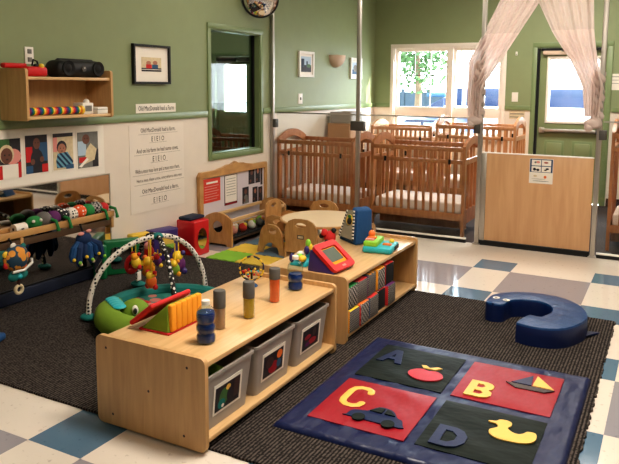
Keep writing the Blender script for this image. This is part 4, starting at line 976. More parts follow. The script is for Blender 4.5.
# spinner wheel on suction foot
t = thing('spinner_toy', 'round clear spinner rattle with coloured beads on a suction foot', 'toy', (-2.005, 3.05, TOP))
mb = MB(); mb.lathe([(.035, 0), (.03, .008), (.012, .016), (.008, .03)], (0, 0, 0), BLUEC, 20); mb.build('suction_foot', t)
mb = MB(); mb.cyl((0, 0, .028), (0, 0, .1), .006, BLACK); mb.build('stem', t)
nd = V((.45, -.85, .1)).normalized(); Qd = nd.to_track_quat('Z', 'Y').to_matrix(); cc = V((0, 0, .10))
mb = MB(); mb.lathe([(.064, -.012), (.064, .012)], cc, CLEARP, 28, M=Qd); mb.build('clear_drum', t)
mb = MB(); mb.tube([cc+Qd @ V((.066*math.cos(2*PI*k/28), .066*math.sin(2*PI*k/28), 0)) for k in range(28)], .0055, pattern('rim_beads', 'cells', (230, 190, 60), (40, 40, 60), 50, thr=.5), 8, closed=True); mb.build('rim', t)
mb = MB()
for k in range(26):
    a = random.uniform(PI*1.05, PI*1.95); r = random.uniform(.015, .055); mb.ball(cc+Qd @ V((r*math.cos(a), r*math.sin(a)*.9, random.uniform(-.006, .006))), .007, random.choice([RED, PINK, ORANGEP, YEL, AQUA]), u=8, v=6)
mb.build('beads', t)
mb = MB(); mb.ball(cc, .012, BLACK); mb.build('hub', t)
# soft wedge toy
t = thing('soft_wedge_toy', 'soft orange, lime and red fold-up cloth toy on the near left of the front unit', 'toy', (-1.99, 2.34, TOP), 0)
ax0, ax1, ya, yb = -2.085, -1.925, 2.255, 2.475
z0 = TOP+.006
mb = MB(); mb.hull([(ax0+.02, ya, z0), (ax1, ya, z0), (ax1-.01, ya+.01, z0+.115), (ax0+.02, yb, z0), (ax1, yb, z0), (ax1-.01, yb-.01, z0+.115)], LIMEC, bev=.006); mb.build('wedge_core', t, world=True)
mb = MB()
for k in range(6):
    yy = ya+.012+k*(yb-ya-.024)/6; mb.box((ax1-.012, yy, z0+.002), (ax1+.010, yy+(yb-ya-.024)/6, z0+.112), ORANGE, bev=.007, seg=3)
mb.build('orange_side', t, world=True)
ang = math.atan2(.115, ax1-ax0-.03); L_ = .132
M = Matrix.Translation((ax0-.022, (ya+yb)/2, z0+.002)) @ Matrix.Rotation(-ang*.92, 4, 'Y')
mb = MB(); mb.box((0, -.125, .002), (L_+.02, .125, .022), REDC, M=M, bev=.009, seg=3); mb.build('red_flap', t, world=True)
mb = MB(); mb.box((ax0+.01, ya-.005, TOP), (ax1+.008, yb+.002, TOP+.007), REDC, bev=.003); mb.build('red_base', t, world=True); t.scale = (1.12, 1.12, 1.12)

# things on the farther unit
t = thing('toy_tablet', 'red and navy wedge shaped toy with a grey green screen on the farther unit', 'toy', (-1.79, 3.585, TOP), .0)
# sloped face looks towards the camera right; built as a wedge turned by its own rotation
t.rotation_euler = (0, 0, 1.48); t.scale = (.95, .95, .95)
mb = MB(); mb.hull([(-.125, -.10, .0), (.125, -.10, .0), (-.125, .09, 0), (.125, .09, 0), (-.12, .075, .135), (.12, .075, .135), (-.12, .05, .135), (.12, .05, .135), (-.125, -.10, .015), (.125, -.10, .015)], PURPLE, bev=.006)
mb.build('body', t)
sl = V((0, .155, .125)); M = frameM((0, -.10, .016), (1, 0, 0), sl); ln = sl.length
mb = MB(); mb.plate(rrect(-.128, -.01, .128, ln+.012, .03), [rrect(-.085, .035, .085, ln-.03, .015)], .022, M, RED); mb.build('red_face', t)
mb = MB(); mb.plate(rrect(-.085, .035, .085, ln-.03, .012), [], .010, M, ORANGE); mb.build('orange_bezel', t)
mb = MB(); mb.plate(rrect(-.073, .062, .073, ln-.038, .008), [], .013, M, SCREEN); mb.build('screen', t)
mb = MB(); mb.plate(rrect(-.02, .004, .02, .018, .004), [], .024, M, PINK); mb.build('button', t)
t = thing('activity_toy', 'small aqua toy with purple, yellow and green beads left of the red toy', 'toy', (-1.985, 3.60, TOP))
mb = MB(); mb.hull([(-.06, -.07, 0), (.06, -.07, 0), (.06, .07, 0), (-.06, .07, 0), (-.05, -.06, .035), (.05, -.06, .03), (.05, .06, .03), (-.05, .06, .035)], AQUA, bev=.008); mb.build('base', t)
mb = MB(); mb.tube([(.0, .05, .03), (.02, .07, .06), (.035, .075, .075)], [.018, .016, .012], AQUA); mb.build('handle', t)
for p, m in (((.0, -.04, .055), LIME), ((-.02, .0, .06), WHITE), ((.03, -.06, .05), YEL)):
    mb = MB(); mb.ball(p, .024, m, (1, 1.2, .8)); mb.build('button', t)
for p, m in (((.02, .01, .085), PURPLE), ((.03, .035, .10), YEL), ((.02, .03, .125), LIME), ((-.045, -.06, .045), PURPLE)):
    mb = MB(); mb.ball(p, .022, m, (.8, .8, 1.3)); mb.build('bead', t)
# aqua toy piano
t = thing('toy_piano', 'aqua and lime toy piano with orange keys near the far end of the farther unit', 'toy', (-1.70, 4.17, TOP), .15)
mb = MB(); mb.box((-.10, -.115, 0), (.10, .115, .045), AQUA, bev=.016, seg=3); mb.build('body', t)
mb = MB(); mb.box((-.095, -.105, .04), (.0, .10, .078), LIME, bev=.010, seg=3); mb.build('upper_deck', t)
for p, m in (((-.06, -.055, .083), PINK), ((-.06, .0, .085), ORANGEP), ((.05, -.02, .05), ORANGEP)):
    mb = MB(); mb.box((p[0]-.03, p[1]-.02, p[2]-.012), (p[0]+.03, p[1]+.02, p[2]+.004), m, bev=.004); mb.build('key', t)
mb = MB(); mb.ball((-.075, .05, .095), .024, ORANGEP, (1, 1, 1.2)); mb.build('knob', t)
mb = MB(); mb.ball((.06, .07, .05), .018, YEL); mb.build('button', t)
mb = MB(); mb.box((.098, -.02, .012), (.104, .09, .034), BLACK); mb.build('side_slot', t)
# blue house shaped cushion with face
t = thing('plush_house', 'dark blue triangular cloth cushion with a round eye on the farther unit', 'plush toy', (-1.97, 4.35, TOP), .3); t.scale = (1.25, 1.25, .95)
A_, B_, C_, D_ = V((-.10, .02, 0)), V((.02, -.133, 0)), V((.10, -.016, 0)), V((-.01, .13, 0))
E_, F_, G_, H_ = V((-.012, -.03, .262)), V((.022, -.095, .25)), V((.095, -.01, .245)), V((.06, .05, .258))
mb = MB(); mb.hull([A_, B_, C_, D_, E_, F_, G_, H_], BLUEC, bev=.010); mb.build('body', t)
u_ = (B_-A_); vv = ((E_+F_)/2-(A_+B_)/2); M = frameM(A_+V((-.003, -.003, .012)), u_, vv - u_*(vv.dot(u_)/u_.dot(u_)))
wq = u_.length
FG = pm('grey_plush_face', (150, 148, 130), rough=.9)
Mf = M @ Matrix.Translation((0, 0, .004)) if (M.to_3x3() @ V((0, 0, 1))).dot(V((-1, -1, 0))) > 0 else M @ Matrix.Translation((0, 0, -.008))
mb = MB(); mb.plate([(.02, .02), (wq-.02, .02), (wq*.72, .235), (wq*.36, .225)], [], .003, Mf, FG); mb.build('face_panel', t, smooth=0)
mb = MB(); mb.plate(ell(wq*.55, .16, .035, .04), [], .005, Mf, YEL); mb.plate(ell(wq*.58, .152, .024, .026), [], .007, Mf, BLACK); mb.plate(ell(wq*.55, .185, .016, .012), [], .009, Mf, GREENC); mb.build('eye', t, smooth=0)
for (a, b) in (((.022, .02), (wq*.36, .225)), ((wq-.022, .02), (wq*.72, .235))):
    mb = MB(); d_ = V((b[0]-a[0], b[1]-a[1], 0)); L_ = d_.length; d_.normalize(); n_ = V((-d_.y, d_.x, 0))
    for k in range(18):
        p, q = V((*a, 0))+d_*(L_*k/18), V((*a, 0))+d_*(L_*(k+1)/18)
        mb.plate([((p-n_*.006).x, (p-n_*.006).y), ((q-n_*.006).x, (q-n_*.006).y), ((q+n_*.006).x, (q+n_*.006).y), ((p+n_*.006).x, (p+n_*.006).y)], [], .006, Mf, WHITE if k % 2 else BLACK)
    mb.build('checked_trim', t, smooth=0)
t = thing('plush_bug', 'small red and black plush bug leaning against the dark blue cushion', 'plush toy', (-2.08, 4.16, TOP))
mb = MB(); mb.ball((0, 0, .048), .042, REDC, (1, 1, 1.1)); mb.build('body', t)
mb = MB(); mb.ball((-.03, -.03, .085), .026, REDC); mb.ball((-.045, -.04, .09), .014, WHITE); mb.build('head', t)
for p in ((.03, .0, .10), (-.055, -.02, .055), (.0, -.045, .022)): mb = MB(); mb.ball(p, .018, BLACK); mb.build('foot', t)

# patterned cloth blocks on the lower shelf of the farther unit
BS = .136
def cloth_block(label, x, y, z, rz, mats):
    o = None
    mb = MB(); h = BS/2
    vs = mb.box((-h, -h, 0), (h, h, BS), mats[0], bev=.012, seg=2)
    i1, i2 = mb.mi(mats[1]), mb.mi(mats[2])
    mb.bm.normal_update(); bmesh.ops.recalc_face_normals(mb.bm, faces=mb.bm.faces)
    for f in mb.bm.faces:
        if f.normal.z > .9: f.material_index = i2
        elif f.normal.y < -.6: f.material_index = i1
    o = mb.build('cloth_block'); o.location = (x, y, z); o.rotation_euler = (0, 0, rz)
    tag(o, label, 'block', 'patterned cloth blocks in the farther storage unit')
zb = .0670
XC = CX1-.066
specs = [
 (0, 3.483, 0, BW_STRIPE, ORANGE, YEL, 'striped black and white cloth block with orange side, bottom row nearest end'),
 (0, 3.626, 0, BW_CHECK, REDC, ORANGEP, 'checked black and white cloth block with red side, bottom row second'),
 (0, 3.769, 0, BW_STRIPE, BLUEC, REDC, 'striped black and white cloth block with blue side, bottom row third'),
 (0, 3.912, 0, BW_DOT, YEL, REDC, 'dotted black cloth block with yellow side, bottom row fourth'),
 (0, 4.056, 0, BW_STRIPE, REDC, PURPC, 'striped black and white cloth block with red side, bottom row last'),
 (1, 3.483, 0, BW_CHECK, GREENC, GREENC, 'checked black and white cloth block with green side, top row nearest end'),
 (1, 3.626, 0, BW_STRIPE, TEAL, REDC, 'striped black and white cloth block with teal side, top row second'),
 (1, 3.769, 0, BW_STRIPE, PURPC, MULTI, 'striped black and white cloth block with purple side, top row third'),
 (1, 3.914, 0, BW_CHECK, ORANGE, ORANGE, 'checked cloth block with orange top and side, top row fourth'),
 (1, 4.062, 0, BW_DOT, REDC, REDC, 'dotted black cloth block with red top, top row last'),
]
for r, y, dx, ma, mb_, mc, lb in specs:
    cloth_block(lb, XC+random.uniform(-.012, .012), y, zb+r*(BS+.0005), random.uniform(-.05, .05), (ma, mb_, mc))

# ------------------------------------------------------------------ baby gym on the carpet
CZ = .0118
t = thing('baby_gym', 'baby play gym with two crossed dotted arches over a green turtle mat', 'baby gym', (-2.9, 3.3, CZ))
apex = V((-2.95, 3.37, .50))
def half_arch(foot, z=.5):
    f = V((foot[0], foot[1], CZ+.02)); pts = []
    for k in range(15):
        a = PI/2*k/14
        p = apex+(f-apex)*0; p.x = apex.x+(f.x-apex.x)*math.sin(a); p.y = apex.y+(f.y-apex.y)*math.sin(a); p.z = f.z+(apex.z-f.z)*math.cos(a)**.9
        pts.append(p)
    return pts
fw1, fw2, fb1, fb2 = (-3.17, 2.965), (-2.80, 3.68), (-3.40, 3.66), (-2.55, 3.06)
mb = MB(); mb.tube(half_arch(fw1)[::-1]+half_arch(fw2)[1:], .017, WB_DOT, 10); mb.build('white_arch', t, world=True)
mb = MB(); mb.tube(half_arch(fb1)[::-1]+half_arch(fb2)[1:], .015, BW_DOT, 10); mb.build('black_arch', t, world=True)
mb = MB(); mb.ball(apex, .03, TEAL, (1.2, 1.2, .8)); mb.build('hub', t, world=True)
for f in (fw1, fw2, fb1, fb2): mb = MB(); mb.ball((f[0], f[1], CZ+.024), .045, TEAL, (1.3, 1, .5)); mb.build('foot', t, world=True)
mc = V((-2.80, 3.26, CZ))
mb = MB(); mb.lathe([(.36, 0), (.38, .01), (.38, .035), (.35, .05), (.0, .05)][:4], mc, FLECK, 40); mb.build('play_mat', t, world=True)
mb = MB(); mb.tube([mc+V((.38*math.cos(2*PI*k/36), .40*math.sin(2*PI*k/36), .055)) for k in range(36)], .045, TEAL, 10, closed=True); mb.build('mat_rim', t, world=True)
# turtle cushion along the near left edge
arc = [(-3.05, 3.06), (-2.99, 2.95), (-2.91, 2.87), (-2.81, 2.82), (-2.71, 2.81), (-2.62, 2.85)]
mb = MB(); mb.tube([(x, y, CZ+.083) for x, y in arc], [.065, .078, .082, .08, .075, .065], LIMEC, 14); mb.ball((-3.05, 3.06, CZ+.083), .065, LIMEC); mb.build('turtle_cushion', t, world=True)
mb = MB(); mb.ball((-2.79, 2.975, CZ+.115), .088, LIMEC, (1.1, .95, .95)); h = mb.build('turtle_head', t, world=True)
mb = MB(); mb.ball((-2.735, 2.915, CZ+.155), .024, WHITE, (.8, .8, 1.3)); mb.ball((-2.724, 2.903, CZ+.154), .015, BLACK, (.8, .8, 1.3)); mb.build('eye', h, world=True)
mb = MB()
for y_ in range(5): mb.ball((-2.98+.035*y_, 2.98-.02*y_, CZ+.165), .035, AQUA, (1.2, 1.2, .35))
mb.build('aqua_flap', t, world=True)
mb = MB(); mb.ball((-2.84, 3.2, CZ+.06), .09, PINK, (1.4, 1, .3)); mb.ball((-2.98, 3.25, CZ+.06), .05, REDC, (1.2, 1, .3)); mb.build('mat_applique', t, world=True)
# toys hanging from the arches
def dangle(label, x, y, z, ztop, cols, sz, kind):
    sz *= 1.3
    t = thing('hanging_toy', label, 'toy', (x, y, z), 0, 'toys hanging from the baby gym')
    mb = MB(); mb.tube([(0, 0, sz), (0, 0, ztop-z)], .004, YEL); mb.build('strap', t)
    if kind == 'ring':
        mb = MB(); mb.tube([(.0+sz*.8*math.cos(2*PI*k/18)*.85, sz*.8*math.sin(2*PI*k/18)*.4, sz*.8*math.sin(2*PI*k/18)) for k in range(18)], sz*.42, cols[0], 10, closed=True); mb.build('body', t)
        mb = MB(); mb.ball((0, 0, 0), sz*.4, cols[1]); mb.build('rattle', t)
    else:
        mb = MB(); mb.ball((0, 0, 0), sz, cols[0], (1, .8, 1.15)); mb.build('body', t)
        mb = MB(); mb.ball((0, -.01, sz*1.15), sz*.72, cols[1]); mb.build('head', t)
        for s in (-1, 1):
            mb = MB(); mb.ball((s*sz*.85, 0, -sz*.8), sz*.5, cols[2], (1, .8, 1)); mb.build('foot', t)
            mb = MB(); mb.ball((s*sz*.75, 0, sz*1.65), sz*.35, cols[2]); mb.build('ear', t)
dangle('red ring rattle hanging left under the white gym arch', -3.13, 3.32, .30, .42, (RED, BLACK, RED), .042, 'ring')
dangle('yellow and orange plush giraffe hanging in the middle of the baby gym', -3.02, 3.36, .275, .48, (ORANGE, YEL, ORANGEP), .034, 'p')
dangle('purple plush bird hanging right under the white gym arch', -2.86, 3.47, .30, .45, (PURPC, YEL, PURPLE), .038, 'p')
dangle('small red and pink plush hanging high under the gym arch', -3.07, 3.42, .37, .43, (REDC, PINK, PURPC), .028, 'p')
dangle('orange plush hanging lowest in the baby gym', -2.95, 3.30, .21, .49, (ORANGEP, YEL, REDC), .03, 'p')
dangle('yellow plush star hanging left of the middle of the baby gym', -3.06, 3.28, .33, .45, (YEL, ORANGE, REDC), .027, 'p')
dangle('small purple and red plush hanging close to the gym hub', -2.90, 3.31, .35, .43, (PURPC, REDC, YEL), .022, 'p')
dangle('lime and yellow plush hanging right of the black arch', -2.80, 3.36, .30, .47, (LIMEC, YEL, ORANGE), .026, 'p')
t = thing('care_label', 'white care label hanging by the far foot of the black gym arch', 'tag', (-3.35, 3.62, .08))
mb = MB(); mb.box((-.002, -.02, 0), (.002, .02, .065), PAPER); mb.tube([(0, 0, .06), (.01, 0, .11)], .002, PAPER, 6); mb.build('ribbon', t)
t['label'] = 'small white cloth label on the far foot of the black gym arch'
# blue toy at the frame edge
t = thing('toy_car', 'blue toy lying on the carpet at the left edge of the photo', 'toy', (-3.37, 2.43, CZ), .4)
mb = MB(); mb.box((-.07, -.05, .008), (.06, .05, .05), BLUEC, bev=.015, seg=3); mb.build('body', t)
for x in (-.04, .035):
    for y in (-.05, .05): mb = MB(); mb.cyl((x, y-.006, .017), (x, y+.006, .017), .017, BLACK); mb.build('wheel', t)

# ------------------------------------------------------------------ alphabet floor mat
MX0, MX1, MY0, MY1, MT = -1.465, -.29, 2.388, 3.556, .022
t = thing('alphabet_mat', 'square navy padded floor mat with red and green letter panels', 'floor mat', ((MX0+MX1)/2, (MY0+MY1)/2, CZ))
mb = MB(); n = 60; grid = []
def wr(x, y):
    ex = min(x-MX0, MX1-x, y-MY0, MY1-y); k = min(1, ex/.014)
    return CZ+.0015+(MT-.004)*math.sqrt(max(0, 1-(1-k)**2))+min(1, max(0, ex-.02)/.06)*(.0016*math.sin(x*38+y*23)+.0014*math.sin(y*51-x*43)+.0005*math.sin(x*150+y*90))
for i in range(n+1):
    e = lambda f: f*f*(3-2*f)*.35+f*.65
    grid.append([mb.bm.verts.new((MX0+(MX1-MX0)*e(i/n), MY0+(MY1-MY0)*e(j/n), wr(MX0+(MX1-MX0)*e(i/n), MY0+(MY1-MY0)*e(j/n)))) for j in range(n+1)])
for i in range(n):
    for j in range(n): mb._mark([mb.bm.faces.new((grid[i][j], grid[i+1][j], grid[i+1][j+1], grid[i][j+1]))], NAVY)
bd = [grid[i][0] for i in range(n+1)]+[grid[n][j] for j in range(1, n+1)]+[grid[i][n] for i in range(n-1, -1, -1)]+[grid[0][j] for j in range(n-1, 0, -1)]
lo = [mb.bm.verts.new((v.co.x, v.co.y, CZ+.0005)) for v in bd]
for k in range(len(bd)): mb._mark([mb.bm.faces.new((bd[k], bd[(k+1) % len(bd)], lo[(k+1) % len(bd)], lo[k]))], NAVY)
mb.build('padded_body', t, world=True, smooth=60)
ZP = CZ+MT+.002
def panel(x0, y0, x1, y1, m):
    mb = MB(); n = 16; g = []
    for i in range(n+1):
        g.append([])
        for j in range(n+1):
            f, q = i/n, j/n; k = min(1, min(f, 1-f, q, 1-q)/.08)
            g[-1].append(mb.bm.verts.new((x0+(x1-x0)*f, y0+(y1-y0)*q, ZP-.001+.004*k+k*.0016*math.sin(f*9+q*14+x0*50))))
    for i in range(n):
        for j in range(n): mb._mark([mb.bm.faces.new((g[i][j], g[i+1][j], g[i+1][j+1], g[i][j+1]))], m)
    bd = [g[i][0] for i in range(n+1)]+[g[n][j] for j in range(1, n+1)]+[g[i][n] for i in range(n-1, -1, -1)]+[g[0][j] for j in range(n-1, 0, -1)]
    lo = [mb.bm.verts.new((v.co.x, v.co.y, ZP-.006)) for v in bd]
    for k in range(len(bd)): mb._mark([mb.bm.faces.new((bd[k], bd[(k+1) % len(bd)], lo[(k+1) % len(bd)], lo[k]))], m)
    return mb.build('letter_panel', t, world=True, smooth=60)
pa = panel(-1.357, 3.012, -.905, 3.46, GREENV); pb = panel(-.858, 3.012, -.405, 3.46, REDV); pc = panel(-1.357, 2.508, -.905, 2.952, REDV); pd = panel(-.858, 2.508, -.405, 2.952, GREENV)
pa['label'] = 'dark green letter panel'; pd['label'] = 'dark green letter panel'; pb['label'] = 'red letter panel'; pc['label'] = 'red letter panel'
ZL = ZP+.0035
def patch(pts, m, name, par, holes=(), z=ZL, tk=.005):
    mb = MB(); mb.plate(pts, holes, tk, Matrix.Translation((0, 0, z)), m); o = mb.build(name, t, world=True, smooth=0); return o
def stroke(pts, w, m, name, z=ZL):
    """fat rounded letter stroke lying on the mat"""
    mb = MB(); mb.tube([(x, y, z+.002) for x, y in pts], w, m, 10, flat=.22)
    for x, y in (pts[0], pts[-1]): mb.ball((x, y, z+.002), w, m, (1, 1, .22))
    return mb.build(name, t, world=True, smooth=60)
# C and car
cC = (-1.232, 2.765)
stroke([(-1.188, 2.83), (-1.195, 2.855), (-1.22, 2.868), (-1.25, 2.868), (-1.275, 2.85), (-1.283, 2.82), (-1.283, 2.73), (-1.275, 2.70), (-1.25, 2.68), (-1.22, 2.68), (-1.195, 2.695), (-1.188, 2.72)], .0175, YELV, 'letter_c')
def rounded(pts, n=4):
    o = []; N = len(pts)
    for i in range(N):
        p0, p1, p2, p3 = [V((*pts[(i+d) % N], 0)) for d in (-1, 0, 1, 2)]
        for k in range(n):
            u = k/n; p = .5*((2*p1)+(p2-p0)*u+(2*p0-5*p1+4*p2-p3)*u*u+(3*p1-p0-3*p2+p3)*u**3); o.append((p.x, p.y))
    return o
def xf(pts, ox, oy, sx, sy): return [(ox+x*sx, oy+y*sy) for x, y in pts]
car = [(0, .15), (.02, .10), (.98, .10), (1, .3), (.95, .52), (.85, .60), (.72, .9), (.6, 1.0), (.42, .98), (.28, .62), (.05, .5)]
patch(xf(rounded(car, 3), -1.205, 2.568, .255, .152), NAVYD, 'car_shape', t)
for cx in (.24, .78): patch(xf(ell(cx, .12, .115, .21), -1.205, 2.568, .255, .152), GREENV, 'wheel_shape', t, z=ZL+.005)
patch(xf([(.33, .62), (.44, .9), (.55, .9), (.55, .62)], -1.205, 2.568, .255, .152), GREENV, 'window_shape', t, z=ZL+.005)
patch(xf([(.6, .62), (.6, .9), (.68, .85), (.8, .62)], -1.205, 2.568, .255, .152), GREENV, 'window_shape', t, z=ZL+.005)
# B and sail boat
bx, by, bw, bh = -.805, 3.04, .125, .175
half = [(0, 0), (.6, 0), (.85, .06), (.98, .2), (.95, .4), (.8, .5), (.93, .62), (.93, .82), (.8, .95), (.6, 1), (0, 1)]
patch(xf(half, bx, by, bw, bh), YELV, 'letter_b', t, holes=[xf([(.3, .18), (.55, .18), (.66, .28), (.55, .40), (.3, .40)], bx, by, bw, bh), xf([(.3, .6), (.52, .6), (.62, .7), (.52, .82), (.3, .82)], bx, by, bw, bh)])
patch([(-.655, 3.275), (-.60, 3.228), (-.47, 3.232), (-.425, 3.275)], BROWNV, 'hull_shape', t)
patch([(-.63, 3.285), (-.535, 3.285), (-.545, 3.405)], NAVYD, 'sail_shape', t)
patch([(-.53, 3.285), (-.43, 3.285), (-.525, 3.41)], YELV, 'sail_shape', t)
# A and apple
ax_, ay_, aw, ah = -1.325, 3.215, .14, .175
patch(xf([(0, 0), (.26, 0), (.36, .25), (.64, .25), (.74, 0), (1, 0), (.64, 1), (.36, 1)], ax_, ay_, aw, ah), NAVYD, 'letter_a', t, holes=[xf([(.43, .43), (.57, .43), (.5, .68)], ax_, ay_, aw, ah)])
acx, acy = -1.03, 3.155
ap = [(acx+.085*math.cos(a)*(1+.06*math.cos(2*a)), acy+.072*math.sin(a)-(.022*math.exp(-((a-PI/2)/.35)**2))) for a in [2*PI*k/32 for k in range(32)]]
patch(ap, APPLE, 'apple_shape', t)
patch([(acx-.055, acy+.105), (acx-.035, acy+.075), (acx+.025, acy+.075), (acx+.055, acy+.11), (acx+.03, acy+.115), (acx-.005, acy+.088), (acx-.03, acy+.11)], YELV, 'leaf_shape', t)
# D and duck
dx_, dy_, dw, dh = -.81, 2.535, .135, .17
patch(xf([(0, 0), (.55, 0), (.82, .1), (1, .34), (1, .66), (.82, .9), (.55, 1), (0, 1)], dx_, dy_, dw, dh), NAVYD, 'letter_d', t, holes=[xf([(.28, .22), (.5, .22), (.68, .38), (.68, .62), (.5, .78), (.28, .78)], dx_, dy_, dw, dh)])
duck = [(.0, .80), (.14, .86), (.2, .97), (.34, 1.0), (.45, .92), (.46, .76), (.42, .62), (.52, .48), (.64, .44), (.74, .52), (.8, .66), (.94, .68), (1, .55), (1, .3), (.9, .12), (.7, .02), (.45, 0), (.25, .04), (.12, .18), (.1, .36), (.2, .52), (.22, .62), (.16, .72), (.02, .74)]
patch(xf(rounded(duck), -.632, 2.70, .208, .172), YELV, 'duck_shape', t)

# ------------------------------------------------------------------ whale ring cushion
t = thing('whale_cushion', 'dark blue curved vinyl whale cushion with two white eyes on the carpet', 'cushion', (-.65, 4.1, CZ))
ctr = [(-.925, 4.165), (-.905, 4.29), (-.82, 4.375), (-.70, 4.405), (-.59, 4.375), (-.51, 4.285), (-.478, 4.16), (-.49, 4.062), (-.545, 3.945), (-.625, 3.915), (-.705, 3.93)]
hw = [.062, .075, .082, .09, .095, .10, .105, .108, .108, .105, .098]
# dense resample
def resample(pts, ws, n):
    o = []
    for i in range(n+1):
        f = i/n*(len(pts)-1); k = min(int(f), len(pts)-2); u = f-k
        p0, p1, p2, p3 = [V((*pts[max(0, min(len(pts)-1, k+d))], 0)) for d in (-1, 0, 1, 2)]
        p = .5*((2*p1)+(p2-p0)*u+(2*p0-5*p1+4*p2-p3)*u*u+(3*p1-p0-3*p2+p3)*u**3)
        o.append((p, ws[k]+(ws[k+1]-ws[k])*u))
    return o
rs = resample(ctr, hw, 44)
Hh = .12
mb = MB(); rings = []
N = len(rs)
for i, (p, w) in enumerate(rs):
    tt = (rs[min(i+1, N-1)][0]-rs[max(i-1, 0)][0]).normalized(); sd = V((tt.y, -tt.x, 0))
    sec = [(-w, .0), (-w*1.0, Hh*.5), (-w*.985, Hh*.88), (-w*.93, Hh*.97), (-w*.5, Hh*1.015), (0, Hh*1.025), (w*.5, Hh*1.015), (w*.93, Hh*.97), (w*.985, Hh*.88), (w*1.0, Hh*.5), (w, 0)]
    rings.append([mb.bm.verts.new(p+sd*a+V((0, 0, CZ+.0005+z))) for a, z in sec])
for a, b in zip(rings[:-1], rings[1:]):
    for k in range(10): mb._mark([mb.bm.faces.new((a[k], a[k+1], b[k+1], b[k]))], NAVYD if k in (0, 1, 8, 9) else WHALE)
    mb._mark([mb.bm.faces.new((a[0], b[0], b[10], a[10]))], NAVYD)
# rounded head end, flat tail end
p, w = rs[0]; tt = (rs[0][0]-rs[1][0]).normalized(); prev = rings[0]
for q in range(1, 6):
    a = PI/2*q/5.3; ws_ = math.cos(a); off = w*.8*math.sin(a); sd = V((-tt.y, tt.x, 0))
    sec = [(-w, .0), (-w*1.0, Hh*.5), (-w*.985, Hh*.88), (-w*.93, Hh*.97), (-w*.5, Hh*1.015), (0, Hh*1.025), (w*.5, Hh*1.015), (w*.93, Hh*.97), (w*.985, Hh*.88), (w*1.0, Hh*.5), (w, 0)]
    cur = [mb.bm.verts.new(p+tt*off+sd*s_*ws_+V((0, 0, CZ+.0005+z))) for s_, z in sec]
    for k in range(10): mb._mark([mb.bm.faces.new((prev[k], prev[k+1], cur[k+1], cur[k]))], NAVYD if k in (0, 1, 8, 9) else WHALE)
    prev = cur
mb._mark([mb.bm.faces.new(prev), mb.bm.faces.new(rings[-1][::-1])], NAVYD)
mb.build('body', t, world=True, smooth=40)
for x, y in ((-.935, 4.235), (-.868, 4.215)):
    mb = MB(); mb.lathe([(.022, 0), (.022, .002)], (x, y, CZ+Hh*1.02), PAPER, 18); e = mb.build('eye', t, world=True)
    mb = MB(); mb.lathe([(.009, .002), (.009, .003)], (x-.002, y-.004, CZ+Hh*1.02), PGREY, 14); mb.build('pupil', e, world=True)
mb = MB(); mb.hull([(-.40, 4.17, CZ+.004), (-.40, 4.056, CZ+.004), (-.305, 4.22, CZ+.004), (-.40, 4.17, CZ+.02), (-.40, 4.04, CZ+.02), (-.31, 4.215, CZ+.012)], NAVYD); mb.build('tail_fin', t, world=True)

t.location.y += .075; t.location.x -= .01
# ------------------------------------------------------------------ outdoors
mb = MB(); mb.box((-40, YB+.25, -.3), (30, 60, -.2), PAVE); o = struct(mb, 'ground'); 
mb = MB(); mb.box((-14, 14.2, -.2), (-5.0, 24, -.17), LAWN, bev=.01); o = struct(mb, 'lawn')
def tree(label, x, y, h, r, seed, group='trees outside the window'):
    random.seed(seed)
    t = thing('tree', label, 'tree', (x, y, -.2), 0, group)
    mb = MB(); mb.tube([(0, 0, 0), (.05, 0, h*.35), (-.03, 0, h*.7)], [.13, .1, .05], BARK, 10); mb.build('trunk', t)
    mb = MB()
    for k in range(1500):
        d = V((random.gauss(0, 1), random.gauss(0, 1), random.gauss(0, 1))).normalized()*r*random.uniform(.35, 1)
        c = V((0, 0, h*.68))+V((d.x, d.y, d.z*1.05)); s = random.uniform(.05, .12)
        a = V((random.uniform(-1, 1), random.uniform(-1, 1), random.uniform(-1, 1))).normalized(); b = a.orthogonal().normalized(); q = a.cross(b)
        mb.quad([c+b*s, c+q*s*.6, c-b*s, c-q*s*.6], LEAF)
    mb.build('crown', t, smooth=0)
tree('green leafy tree outside the left half of the window', -7.05, 20, 4.3, 1.42, 3)
tree('distant tree outside behind the van', -6.6, 34, 5.2, 1.6, 5)
